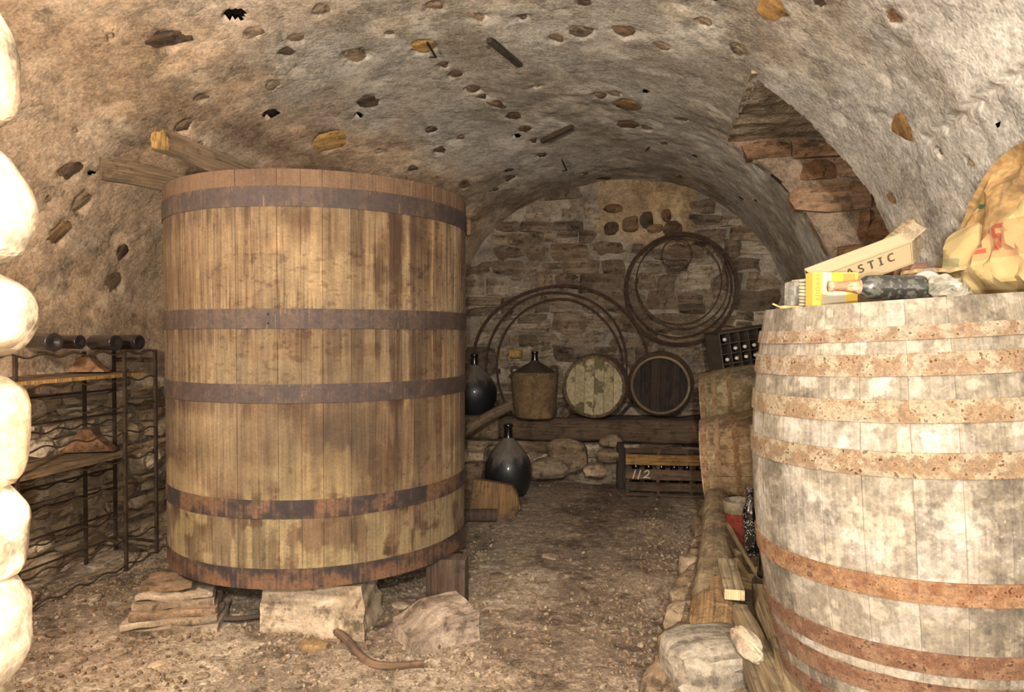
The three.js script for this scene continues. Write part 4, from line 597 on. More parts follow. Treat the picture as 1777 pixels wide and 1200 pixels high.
// ---------- timber, stones and pots on the right bank ----------
{
  seed(101);
  const gs = C(1240, 1160, 2.68); const g = rock(0.205, 0.13, 0.17, 0.2, 14, 4, 0.5); const o = mesh('boulder', g, M(0x968f84, stoneMap, stoneBump, 0.014)); o.position.set(gs.x, 0.2, gs.z); o.rotation.y = 0.4; tag(o, 'big pale grey boulder at the near end of the bank', 'boulder');
  const w1 = C(1301, 1135, 2.5); const f = mesh('stone_flake', rock(0.022, 0.045, 0.085, 0.3, 22, 3, 0.5), M(0xb5ab9a, stoneMap, stoneBump, 0.006)); f.position.set(w1.x, 0.365, w1.z); f.rotation.set(0.3, 0.55, -0.3); tag(f, 'white stone flake leaning between boulder and timbers', 'stone');
  const bl = (name, label, a, b, w, h, m, s, cat) => { const L = a.distanceTo(b), q = roughBox(w, h, L, 0.008, s, { nx: 4, ny: 3, nz: 14, round: 0.14, freq: 6, flip: true }); q.translate(0, -h / 2, 0); const t = mesh(name, q, m); t.position.copy(a).add(b).multiplyScalar(0.5); t.lookAt(b); return tag(t, label, cat); };
  const dw = M(0xab9878, woodMap, woodBump, 0.003), dw2 = M(0x9b8869, woodMap, woodBump, 0.004);
  const t1a = C(1338, 985, 3.1).setY(0.33), t1b = C(1440, 1260, 1.98).setY(0.33); bl('timber', 'wide dusty timber running along under the big barrel', t1a, t1b, 0.16, 0.1, dw, 4, 'timber');
  bl('timber', 'narrow dusty timber beside the wide one, towards the aisle', C(1284, 1018, 2.95).setY(0.3), C(1378, 1270, 2.15).setY(0.3), 0.07, 0.1, dw2, 5, 'timber');
  bl('timber', 'short rounded timber between boulder and narrow timber', C(1297, 1075, 2.62).setY(0.28), C(1345, 1240, 2.2).setY(0.27), 0.06, 0.08, M(0x8f7d62, woodMap, woodBump, 0.004), 6, 'timber');
  const pb = bl('wood_block', 'pale sawn wood block with a bright cut end on the log', C(1263, 985, 3.3).setY(0.405), C(1277, 1043, 2.92).setY(0.395), 0.085, 0.045, M(0xb5a383, woodMap, woodBump, 0.003), 7, 'block'); const ce = mesh('cut_end', done(new THREE.BoxGeometry(0.082, 0.043, 0.004)), M(0xe5cfa6, woodMap, null, 0), pb); ce.position.z = C(1263, 985, 3.3).setY(0.405).distanceTo(C(1277, 1043, 2.92).setY(0.395)) / 2 + 0.001;
  bl('wood_block', 'small brown wood block with a pale left end behind the sawn block', C(1272, 1003, 3.2).setY(0.37), C(1312, 1006, 3.14).setY(0.37), 0.07, 0.055, M(0x8d7655, woodMap, woodBump, 0.003), 8, 'block');
  const st = (label, pts, r, m) => tag(mesh('stick', tube(pts, r, 10, 7), m), label, 'stick');
  st('long thin stick slanting down from the red bucket', [C(1264, 918, 3.75).setY(0.47), C(1290, 950, 3.45).setY(0.42), C(1318, 982, 3.15).setY(0.4)], 0.013, dw2);
  st('dark stick lying next to the log below the bucket', [C(1258, 930, 3.7).setY(0.41), C(1272, 965, 3.45).setY(0.37), C(1280, 995, 3.25).setY(0.36)], 0.016, oldWoodM);
  st('short pale stick lying between bucket and timbers', [C(1280, 968, 3.4).setY(0.38), C(1300, 998, 3.2).setY(0.37)], 0.02, dw);
  const dg = C(1276, 945, 3.6); const dc = mesh('clod', rock(0.06, 0.05, 0.06, 0.25, 4, 2), M(0x8c7a63, dirtMap, dirtBump, 0.01)); dc.position.set(dg.x, 0.34, dg.z); tag(dc, 'dusty clod of earth among the sticks by the bucket', 'clod');
  for (const [x, y, d, i, lab] of [[1293, 850, 3.9, 0, 'short rounded pipe stub at the far end of the wide timber, left one'], [1320, 850, 3.9, 1, 'short rounded pipe stub at the far end of the wide timber, right one']]) { const p = C(1322 + i * 18, 986, 3.14); const q = lathe([[0.018, 0], [0.03, 0], [0.03, 0.12], [0.018, 0.12]], 18); const o2 = mesh('pipe_stub', q, dw2); o2.position.set(p.x, 0.335, p.z); o2.position.y = 0.34; o2.rotation.x = Math.PI / 2 - 0.2; o2.rotation.z = -0.3; o2.position.y = 0.415; tag(o2, lab, 'pipe'); }
  // red bucket
  const bp = C(1277, 922, 3.95), bk = thing('bucket', 'small red bucket with a grey dusty rim on the bank', 'bucket', V3(bp.x + 0.03, 0.28, bp.z)); bk.rotation.z = 0.05; bk.scale.set(1, 1.35, 1);
  const redM = M(0x8f3a2c, rustMap, null, 0, { roughness: 0.7 }); mesh('bucket_body', lathe([[0, 0.004], [0.056, 0], [0.06, 0.004], [0.077, 0.16], [0.074, 0.16], [0.056, 0.01]], 36), redM, bk);
  mesh('bucket_rim', lathe([[0.076, 0.152], [0.0815, 0.155], [0.083, 0.2], [0.0795, 0.203], [0.076, 0.2], [0.0735, 0.155]], 36), M(0x9b9384, greyMap, null, 0, { roughness: 0.6 }), bk);
  const hd = new THREE.TorusGeometry(0.082, 0.0025, 6, 30, Math.PI); hd.rotateX(-1.35); hd.translate(0, 0.185, 0); mesh('bucket_handle', hd, M(0x77705f, null, null, 0, { roughness: 0.5, metalness: 0.5 }), bk);
  // two speckled black bottles leaning on the barrel
  const spk = dataTex(512, (i, c, x, y) => { const j = (y * 2) * S + x * 2, w = (nC[j] > 0.66 || nD[j] > 0.9) && nB[j] > 0.46 ? 0.85 : 0.035; c[0] = w; c[1] = w * 0.98; c[2] = w * 0.94; }, true, 0.16);
  const spkM = M(0xffffff, spk, null, 0, { phys: true, roughness: 0.25, clearcoat: 0.5 }), blkM = M(0x0d0c0b, null, null, 0, { phys: true, roughness: 0.18, clearcoat: 0.6 });
  const bg = lathe([[0, 0.012], [0.03, 0], [0.04, 0.004], [0.042, 0.012], [0.042, 0.2], [0.036, 0.225], [0.02, 0.255], [0.0155, 0.275], [0.0155, 0.31], [0.0175, 0.312], [0.0175, 0.325], [0, 0.326]], 30);
  const bo = (label, p, rx, rz, m, sc) => { const t = thing('wine_bottle', label, 'bottle', p); mesh('glass_body', bg, m, t); mesh('lip_ring', lathe([[0.016, 0.298], [0.0195, 0.302], [0.0195, 0.309], [0.016, 0.312]], 20), m, t); t.rotation.set(rx, 0, rz); t.scale.setScalar(sc); return t; };
  bo('black bottle speckled with white beside the red bucket', C(1311, 955, 3.35).setY(0.43), 0, 0.07, spkM, 1.0);
  bo('plain black bottle half hidden behind the big barrel', C(1332, 975, 3.05).setY(0.42), 0, -0.08, blkM, 0.95);
}
// ---------- on the barrel head ----------
const canv = (w, h, fn) => { const c = document.createElement('canvas'); c.width = w; c.height = h; const x = c.getContext('2d'); fn(x, w, h); const t = new THREE.CanvasTexture(c); t.colorSpace = THREE.SRGBColorSpace; t.magFilter = THREE.LinearFilter; return t; };
const paperNoise = (x, w, h, s, a) => { seed(s); for (let i = 0; i < w * h / 60; i++) { const v = rnd() < 0.5 ? 255 : 60; x.fillStyle = `rgba(${v},${v * 0.9 | 0},${v * 0.75 | 0},${a * rnd()})`; x.fillRect(rnd() * w, rnd() * h, 1 + rnd() * 3, 1 + rnd() * 3); } };
const HEAD = 1.563;
{
  // mastic carton
  const card = M(0xb5a68c, plasterMap, null, 0, { roughness: 0.85 });
  const front = canv(1024, 300, (x, w, h) => { x.fillStyle = '#dcc7a0'; x.fillRect(0, 0, w, h); paperNoise(x, w, h, 3, 0.1); x.strokeStyle = '#7d705a'; x.lineWidth = 5; x.strokeRect(12, 14, w - 24, h - 28); x.fillStyle = '#5d5340'; x.font = 'bold 160px sans-serif'; x.textAlign = 'center'; x.save(); x.translate(w * 0.5, h * 0.56); x.transform(1, 0, 0.12, 1, 0, 0); x.fillText('M A S T I C', 0, 0, w * 0.66); x.restore(); });
  const top = canv(1024, 200, (x, w, h) => { x.fillStyle = '#e3d0ac'; x.fillRect(0, 0, w, h); paperNoise(x, w, h, 4, 0.08); x.strokeStyle = '#a08e70'; x.lineWidth = 3; x.strokeRect(10, 10, w - 20, h - 20); x.strokeStyle = '#8d7e66'; for (const y of [70, 100, 130]) { x.beginPath(); seed(y); for (let q = 150; q < 640; q += 12) { x.moveTo(q, y); x.lineTo(q + 4 + rnd() * 6, y); } x.stroke(); } });
  const b = thing('carton', 'cream MASTIC carton lying tilted on the big barrel', 'carton'); const L = 0.33, H = 0.085, D = 0.07;
  const pan = (name, w, h, x, y, z, rx, ry, m, par = b) => { const g = new THREE.BoxGeometry(w, h, 0.0025); const o = mesh(name, g, m, par); o.position.set(x, y, z); o.rotation.set(rx, ry, 0); return o; };
  const fm = M(0xc9c3ba, front, null, 0, { roughness: 0.85 }), tm = M(0xc9c3ba, top, null, 0, { roughness: 0.85 });
  pan('front_panel', L, H, 0, H / 2, D / 2, 0, 0, fm); pan('top_panel', L, D, 0, H, 0, -Math.PI / 2, 0, tm); pan('back_panel', L, H, 0, H / 2, -D / 2, 0, 0, card); pan('bottom_panel', L, D, 0, 0, 0, -Math.PI / 2, 0, card);
  pan('end_flap', 0.085, H, L / 2 + 0.032, H / 2 - 0.004, D / 2 - 0.03, 0, 0.75, card); pan('end_flap', 0.06, D, L / 2 + 0.025, H + 0.012, 0, -Math.PI / 2 - 0.0, 0, card).rotation.y = -0.5; pan('end_flap', 0.07, H * 0.9, -L / 2 - 0.03, H / 2, D / 2 - 0.02, 0, -0.5, card);
  const p = C(1488, 462, 2.36); b.position.copy(p); b.quaternion.setFromRotationMatrix(new THREE.Matrix4().makeBasis(RIGHT, V3(0, 1, 0), FWD.clone().negate())).multiply(new THREE.Quaternion().setFromEuler(new THREE.Euler(0.5, -0.1, 0.36, 'ZYX'))); b.translateY(-H / 2);
  // yellow box
  const yf = canv(512, 420, (x, w, h) => { x.fillStyle = '#ecc84e'; x.fillRect(0, 0, w, h); x.fillStyle = '#d9d2bd'; x.fillRect(112, 0, 270, h); x.strokeStyle = '#a39a86'; x.lineWidth = 3; for (let q = 130; q < 370; q += 14) { x.beginPath(); x.moveTo(q, 150 + (q % 5) * 6); x.lineTo(q, h - 12); x.stroke(); } x.fillStyle = '#eac33c'; x.fillRect(215, 0, 130, 110); x.fillStyle = '#d9994a'; x.fillRect(345, 12, 140, 90); paperNoise(x, w, h, 5, 0.08); x.save(); x.translate(34, 14); x.rotate(Math.PI / 2); x.fillStyle = '#d98f45'; x.font = 'bold 74px sans-serif'; x.textBaseline = 'bottom'; x.fillText('LEROUX', 0, 0, h - 30); x.restore(); });
  const yb = thing('packet', 'yellow LEROUX packet standing in front of the carton', 'packet'); const q0 = C(1442, 546, 2.12); yb.position.set(q0.x, HEAD + 0.0, q0.z); yb.rotation.y = YAW + 0.02; const YH = 0.125, YW = 0.138;
  const sd = M(0xb89a44, null, null, 0, { roughness: 0.7 }); mesh('box_body', done(new THREE.BoxGeometry(YW, YH, 0.045).translate(0, YH / 2, 0)), sd, yb); const ff = mesh('printed_face', new THREE.BoxGeometry(YW, YH, 0.001), M(0xcfcabd, yf, null, 0, { roughness: 0.6 }), yb); ff.position.set(0, YH / 2, 0.0232);
  // grey pot with a coil of cord
  const gp = C(1386, 525, 2.32), pot = mesh('grey_box', roughBox(0.075, 0.115, 0.06, 0.003, 2, { nx: 3, ny: 3, nz: 3, round: 0.12 }), M(0x9a9a96, greyMap, null, 0, { roughness: 0.5 })); pot.position.set(gp.x, HEAD, gp.z); pot.rotation.y = YAW + 0.2; tag(pot, 'small grey box at the left end of the barrel top', 'box');
  const cp = C(1400, 512, 2.2), cpts = []; for (let i = 0; i < 130; i++) { const a = i * 0.5, yy = 0.006 + i * 0.00085; cpts.push(V3(Math.cos(a) * 0.021, yy, Math.sin(a) * 0.02)); } const cord = mesh('cord_coil', tube(cpts, 0.005, 400, 6), M(0xd8cfb4, woodMap, null, 0)); cord.position.set(cp.x, HEAD, cp.z); tag(cord, 'small coil of pale cord between grey box and yellow packet', 'cord');
  const sp = C(1372, 534, 2.2); const s1 = mesh('wood_chip', roughBox(0.07, 0.02, 0.02, 0.004, 1, { nx: 4, ny: 2, nz: 2 }), paleWoodM); s1.position.set(sp.x, 1.572, sp.z); s1.rotation.y = 0.3; tag(s1, 'pinkish wood chip on the barrel rim below the grey box', 'chip');
  const s2p = C(1352, 533, 2.3); const s2 = mesh('wood_chip', roughBox(0.05, 0.006, 0.01, 0.004, 3, { nx: 4, ny: 1, nz: 1 }), paleWoodM); s2.position.set(s2p.x, 1.588, s2p.z); s2.rotation.set(0.1, -0.4, -0.4); tag(s2, 'thin splinter sticking out over the left rim of the barrel', 'splinter');
  // dark bottle lying across the rim, neck to the left
  const dTex = dataTex(512, (i, c, x, y) => { const j = (y * 2) * S + x * 2, w = nD[j] > 0.88 ? 0.8 : 0.16 + 0.16 * sst(0.5, 0.62, nE[j]); c[0] = w; c[1] = w * 0.98; c[2] = w * 0.88; }, true, 0.2);
  const db = thing('wine_bottle', 'dusty dark bottle with a pinkish neck lying on the barrel rim', 'bottle', C(1604, 500, 1.93)); const bd = lathe([[0, 0.012], [0.028, 0], [0.036, 0.004], [0.038, 0.012], [0.038, 0.16], [0.035, 0.175], [0.024, 0.192]], 28); mesh('glass_body', bd, M(0xffffff, dTex, null, 0, { phys: true, roughness: 0.35, clearcoat: 0.4 }), db);
  mesh('neck_capsule', lathe([[0.0245, 0.19], [0.018, 0.215], [0.015, 0.24], [0.0145, 0.27], [0.0175, 0.272], [0.0175, 0.285], [0, 0.286]], 22), M(0xb99a86, rustMap, rustBump, 0.001, { roughness: 0.6 }), db); db.quaternion.setFromUnitVectors(V3(0, 1, 0), RIGHT.clone().multiplyScalar(-1).addScaledVector(V3(0, 1, 0), 0.03).addScaledVector(FWD, 0.12).normalize()); db.scale.setScalar(0.9);
  // clear jar lying with its base to the room
  const jp = C(1606, 492, 2.02), jr = thing('glass_jar', 'clear glass jar lying on its side behind the dark bottle', 'jar', jp); mesh('jar_glass', lathe([[0, 0.006], [0.03, 0.004], [0.036, 0], [0.04, 0.006], [0.041, 0.1], [0.034, 0.12], [0.034, 0.135], [0.037, 0.136], [0.037, 0.15], [0.03, 0.15], [0.03, 0.12], [0.036, 0.1], [0.036, 0.012], [0, 0.012]], 30), M(0xcfd2c4, null, null, 0, { phys: true, roughness: 0.25, transmission: 0.7, ior: 1.45, thickness: 0.004 }), jr); mesh('jar_lid', lathe([[0, 0.156], [0.038, 0.156], [0.039, 0.15], [0.039, 0.138]], 24), M(0xa5a293, greyMap, null, 0, { roughness: 0.4 }), jr); jr.quaternion.setFromUnitVectors(V3(0, 1, 0), FWD.clone().addScaledVector(RIGHT, 0.75).normalize());
  const rg = weld(new THREE.PlaneGeometry(0.12, 0.07, 16, 10)); warp(rg, (v) => { v.z = 0.045 * Math.abs(fb3(v.x * 34, v.y * 34, 2)); v.x += 0.02 * n3(v.y * 50, 1, 3); v.y += 0.012 * n3(v.x * 60, 4, 2); }); const rag = mesh('plastic_scrap', done(rg, 0, 1.2), M(0x938f82, plasterMap, null, 0, { roughness: 0.4, side: THREE.DoubleSide })); rag.position.copy(C(1642, 500, 1.98)); rag.rotation.set(-0.5, YAW, 0.05); tag(rag, 'crumpled pale plastic scrap between jar and sack', 'scrap');
  // batten, papers and brick behind the carton
  const ba = C(1524, 434, 2.45), bb = C(1580, 388, 2.5); tag(mesh('batten', done(bar(ba, bb, 0.035, 0.028).clone(), 0.2), M(0xb9a585, woodMap, woodBump, 0.002)), 'slanting wooden batten leaning on the wall behind the carton', 'batten');
  const pp = weld(new THREE.PlaneGeometry(0.11, 0.06, 14, 8)); warp(pp, (v) => { v.z = 0.02 * Math.sin(v.x * 40) * (v.y + 0.03) * 12 + 0.006 * fb3(v.x * 30, v.y * 30, 4); }); const pa = mesh('paper_scrap', done(pp, 0, 1.2), M(0xd6cab2, plasterMap, null, 0, { side: THREE.DoubleSide })); pa.position.copy(C(1562, 428, 2.47)); pa.rotation.set(-0.2, YAW, 0.35); tag(pa, 'curled white paper scrap under the batten', 'paper');
  const brp = C(1578, 452, 2.46), br = mesh('brick', roughBox(0.09, 0.19, 0.06, 0.006, 2, { nx: 4, ny: 3, nz: 3, round: 0.1 }), M(0xa08070, stoneMap, stoneBump, 0.004)); br.position.set(brp.x, HEAD, brp.z); br.rotation.y = YAW; tag(br, 'worn reddish brick standing behind the carton flap', 'brick');
  const kr = weld(new THREE.BoxGeometry(0.2, 0.012, 0.1, 12, 1, 6)); warp(kr, (v) => { v.y += 0.01 * fb3(v.x * 20, 1, v.z * 20); }); const ko = mesh('kraft_sheet', done(kr, 0, 1.2), M(0xb99f78, plasterMap, null, 0)); const kp = C(1628, 470, 2.3); ko.position.copy(kp); ko.rotation.y = YAW + 0.1; ko.rotation.z = 0.03; tag(ko, 'folded brown paper lying at the foot of the sack', 'paper');
  // printed paper sack against the wall
  const sk = thing('paper_sack', 'crumpled yellowish paper sack with green and red print against the right wall', 'sack', V3(1.09, 1.61, -2.42)); const ax = V3(0.12, 0, 0.99).normalize(); sk.quaternion.setFromRotationMatrix(new THREE.Matrix4().makeBasis(ax, V3(0, 1, 0), ax.clone().cross(V3(0, 1, 0))));
  const sack = (L0, L1, Hf, T, s, n = 46) => { const P = [], UV = [], I = [], m = 30; const per = 2 * m; for (let i = 0; i <= n; i++) { const x = lerp(L0, L1, i / n), h = Hf(x), e = Math.min(1, Math.min(i, n - i) / 5); for (let k = 0; k < per; k++) { const a = k / per * Math.PI * 2, c = Math.cos(a), sn = Math.sin(a), y = h * (0.5 - 0.5 * c), cr = Math.abs(fb3(x * 7 + s, y * 7, sn > 0 ? 3 : 9, 3)) * 0.11 + Math.abs(n3(x * 3.2 + y * 5 + s, y * 2 - x * 3, 2)) * 0.06; const z = Math.sign(sn) * Math.pow(Math.abs(sn), 0.7) * T * Math.sqrt(e) * (1 - 0.45 * y / 0.46) + (sn > 0 ? -cr : cr * 0.3); P.push(x + 0.02 * n3(y * 9, s, x * 4), y + 0.015 * n3(x * 12, s + 5, 1) * (y > 0.1 ? 1 : 0), z); UV.push(x, y); } } for (let i = 0; i < n; i++) for (let k = 0; k < per; k++) { const a = i * per + k, b = i * per + (k + 1) % per, d = a + per, q = b + per; I.push(a, b, d, b, q, d); } const g = new THREE.BufferGeometry(); g.setAttribute('position', new THREE.Float32BufferAttribute(P, 3)); g.setAttribute('uv', new THREE.Float32BufferAttribute(UV, 2)); g.setIndex(I); return toCreasedNormals(g, 0.5); };
  mesh('kraft_layer', sack(-0.46, 0.5, (x) => 0.47 * sst(-0.62, -0.02, x) + 0.012 * n3(x * 14, 1, 1), 0.085, 2), M(0xae8c5c, plasterMap, plasterBump, 0.003, { side: THREE.DoubleSide }), sk);
  const pr = canv(1024, 512, (x, w, h) => { x.fillStyle = '#dcc690'; x.fillRect(0, 0, w, h); paperNoise(x, w, h, 9, 0.09); x.fillStyle = 'rgba(226,206,150,0.9)'; x.fillRect(0, 155, w, 45); x.font = 'bold 120px sans-serif'; x.fillStyle = 'rgba(74,124,98,0.85)'; x.fillText('E', 350, 150); x.fillText('G', 445, 150); x.fillRect(290, 100, 50, 46); x.fillStyle = 'rgba(190,78,58,0.9)'; x.font = 'bold 150px sans-serif'; x.fillText('2', 380, 320, 70); x.fillText('5', 470, 320); x.fillStyle = 'rgba(200,120,90,0.35)'; x.fillRect(360, 200, 340, 150); x.fillStyle = 'rgba(120,140,110,0.5)'; x.fillRect(230, 330, 90, 36); });
  pr.wrapS = pr.wrapT = THREE.ClampToEdgeWrapping; pr.repeat.set(1 / 0.9, 1 / 0.4); pr.offset.set(0.42 / 0.9, 0);
  mesh('printed_layer', sack(-0.4, 0.48, (x) => 0.37 * sst(-0.5, -0.05, x) + 0.01 * n3(x * 11, 4, 1), 0.12, 6), M(0xc4bdb0, pr, plasterBump, 0.003, { side: THREE.DoubleSide }), sk);
}
// ---------- crates ----------
{
  // plastic bottle crate tipped on its side above the olive barrel
  const cm = M(0x5a4f44, plasterMap, null, 0, { roughness: 0.6 }), cols = 6, rows = 4, cs = 0.092, W = cols * cs + 0.03, H = rows * cs + 0.03, D = 0.3;
  const c0 = C(1246, 578, 6.25), cr = thing('bottle_crate', 'dark plastic crate tipped on its side full of corked bottles', 'crate', c0.clone()); cr.quaternion.setFromRotationMatrix(new THREE.Matrix4().makeBasis(RIGHT, V3(0, 1, 0), FWD.clone().negate())).multiply(new THREE.Quaternion().setFromEuler(new THREE.Euler(0, 0.15, 0.15)));
  cr.translateY(-H);
  const bxp = (name, w, h, d, x, y, z) => { const g = new THREE.BoxGeometry(w, h, d); g.translate(x, y, z); mesh(name, done(g), cm, cr); };
  bxp('crate_side', 0.014, H, D, 0.007, H / 2, -D / 2); bxp('crate_side', 0.014, H, D, W - 0.007, H / 2, -D / 2); bxp('crate_side', W, 0.014, D, W / 2, 0.007, -D / 2); bxp('crate_side', W, 0.014, D, W / 2, H - 0.007, -D / 2); bxp('crate_floor', W, H, 0.012, W / 2, H / 2, -D + 0.006);
  for (let i = 1; i < cols; i++) bxp('divider', 0.007, H - 0.02, D * 0.75, 0.015 + i * cs, H / 2, -D * 0.4); for (let j = 1; j < rows; j++) bxp('divider', W - 0.02, 0.007, D * 0.75, W / 2, 0.015 + j * cs, -D * 0.4);
  const gl = M(0x14100d, null, null, 0, { phys: true, roughness: 0.3, clearcoat: 0.4 }), cap = M(0xcfc7b6, null, null, 0, { roughness: 0.5 });
  const body = lathe([[0, 0], [0.036, 0.002], [0.037, 0.16], [0.03, 0.19], [0.015, 0.22], [0.0145, 0.26]], 20), cp = lathe([[0.0165, 0.2605], [0.0165, 0.278], [0.013, 0.284], [0, 0.285]], 14);
  const nr = ['top', 'second', 'third', 'lowest'], ncol = ['first', 'second', 'third', 'fourth', 'fifth'];
  for (const [r, c] of [[0, 0], [1, 1], [1, 2], [1, 3], [2, 0], [2, 1], [2, 2], [2, 3]]) { const b = new THREE.Group(); b.name = numbered('crate_bottle'); scene.add(b); tag(b, `dark bottle in the plastic crate, ${nr[r]} row, ${ncol[c]} cell from the left`, 'bottle', 'bottles in the plastic crate'); mesh('glass_body', body, gl, b); mesh('white_cap', cp, cap, b); cr.updateMatrixWorld(true); b.position.copy(V3(0.015 + (c + 0.5) * cs, H - 0.015 - (r + 0.5) * cs - 0.006, -D + 0.014).applyMatrix4(cr.matrixWorld)); b.quaternion.copy(cr.quaternion).multiply(new THREE.Quaternion().setFromAxisAngle(V3(1, 0, 0), Math.PI / 2)); }
}
{
  // slatted wooden crate on the floor at the end of the aisle
  const p = C(1086, 861, 6.42), cr = thing('wooden_crate', 'slatted wooden bottle crate chalked 112 on the floor before the ledge', 'crate', V3(p.x, 0.005, p.z)); cr.rotation.y = YAW - 0.14;
  const W = 0.92, D = 0.3, sl = (y0, y1, m, z = 0, x0 = 0, x1 = W, nm = 'slat') => { const g = roughBox(x1 - x0, y1 - y0, 0.016, 0.004, y0 * 9 + z * 5, { nx: 10, ny: 2, nz: 1, round: 0.1, flip: 'x' }); const o = mesh(nm, g, m, cr); o.position.set((x0 + x1) / 2, y0, z); return o; };
  const wd = M(0x7a6550, woodMap, woodBump, 0.003), wy = M(0xa8844f, woodMap, woodBump, 0.002), wd2 = M(0x685443, woodMap, woodBump, 0.003);
  sl(0.0, 0.022, wd2, 0.012); sl(0.045, 0.125, wd2); const ch = sl(0.15, 0.245, wd); const ys = sl(0.29, 0.385, wy, 0.004); ys.userData.label = 'yellowish top slat'; sl(0.395, 0.44, wd2, -0.02, 0, W * 0.6);
  for (const y of [0.045, 0.16, 0.3]) sl(y, y + 0.09, wd2, -D);
  for (const x of [0.02, 0.3, 0.6, W - 0.02]) { const g = new THREE.BoxGeometry(0.03, 0.43, 0.03); g.translate(x, 0.215, -0.026); mesh('upright', done(g), wd2, cr); }
  for (const x of [0.01, W - 0.01]) { const g = new THREE.BoxGeometry(0.016, 0.38, D); g.translate(x, 0.2, -D / 2 - 0.015); mesh('end_board', done(g), wd2, cr); } { const g = new THREE.BoxGeometry(W, 0.016, D); g.translate(W / 2, 0.05, -D / 2 - 0.01); mesh('bottom_board', done(g), wd2, cr); }
  const ct = canv(256, 128, (x, w, h) => { x.clearRect(0, 0, w, h); x.strokeStyle = 'rgba(215,200,175,0.9)'; x.lineWidth = 11; x.lineCap = 'round'; const L = (...q) => { x.beginPath(); x.moveTo(q[0], q[1]); for (let i = 2; i < q.length; i += 2) x.lineTo(q[i], q[i + 1]); x.stroke(); }; L(52, 14, 22, 112); L(112, 10, 82, 116); x.beginPath(); x.moveTo(158, 34); x.quadraticCurveTo(205, -8, 212, 34); x.quadraticCurveTo(206, 72, 140, 100); x.quadraticCurveTo(180, 88, 222, 102); x.stroke(); });
  const nm = mesh('chalk_number', new THREE.PlaneGeometry(0.2, 0.1), new THREE.MeshStandardMaterial({ map: ct, transparent: true, alphaTest: 0.3, roughness: 1 }), ch); nm.position.set(-W / 2 + 0.15, 0.047, 0.0145);
  const gl = M(0x17120e, null, null, 0, { phys: true, roughness: 0.15, clearcoat: 0.6 }), body = lathe([[0, 0], [0.036, 0.002], [0.037, 0.18], [0.03, 0.21], [0.015, 0.245], [0.0145, 0.29], [0, 0.29]], 18); cr.updateMatrixWorld(true);
  for (let i = 0; i < 7; i++) { const b = mesh('crate_bottle', body, gl); tag(b, `dark bottle ${['at the left end', 'second from the left', 'third from the left', 'in the middle', 'third from the right', 'second from the right', 'at the right end'][i]} of the chalked wooden crate`, 'bottle', 'bottles in the wooden crate'); b.position.copy(V3(0.1 + i * 0.118, 0.06, -0.12).applyMatrix4(cr.matrixWorld)); }
}
// split log and dark billet beside the vat
{
  const p = C(858, 898, 5.72), s = new THREE.Shape(); s.moveTo(-0.2, 0); s.lineTo(0.15, 0); s.lineTo(0.205, 0.07); s.lineTo(0.16, 0.19); s.lineTo(0.115, 0.24); s.lineTo(-0.19, 0.265); s.lineTo(-0.205, 0.12); const g = new THREE.ExtrudeGeometry(s, { depth: 0.16, bevelEnabled: true, bevelSize: 0.01, bevelThickness: 0.01, bevelSegments: 2 }); g.translate(0, 0, -0.16);
  const o = mesh('split_log', done(g, 0.3, 0.5), M(0x8a6e4c, woodMap, woodBump, 0.004)); o.position.set(p.x, 0.005, p.z); o.rotation.set(-0.12, YAW - 0.05, -0.05); tag(o, 'short split log with a fresh tan face before the floor demijohn', 'log');
  const q = C(832, 900, 5.5), gb = weld(new THREE.CylinderGeometry(0.05, 0.05, 0.34, 14, 8)); warp(gb, (v) => { const k = 1 + 0.12 * fb3(v.x * 20, v.y * 6, v.z * 20); v.x *= k; v.z *= k; }); gb.rotateZ(Math.PI / 2); const b = mesh('billet', done(gb, 0.1, 0.8), M(0x5b4a40, woodMap, woodBump, 0.006)); b.position.set(q.x - 0.03, 0.055, q.z); b.rotation.y = YAW; tag(b, 'dark round billet lying before the split log', 'billet');
  const r = C(826, 845, 6.35), st = mesh('stone_block', roughBox(0.2, 0.34, 0.2, 0.04, 5, { nx: 5, ny: 6, nz: 5 }), stoneMs[5]); st.position.set(r.x - 0.03, -0.01, r.z); tag(st, 'dark upright stone between vat and floor demijohn', 'stone');
}
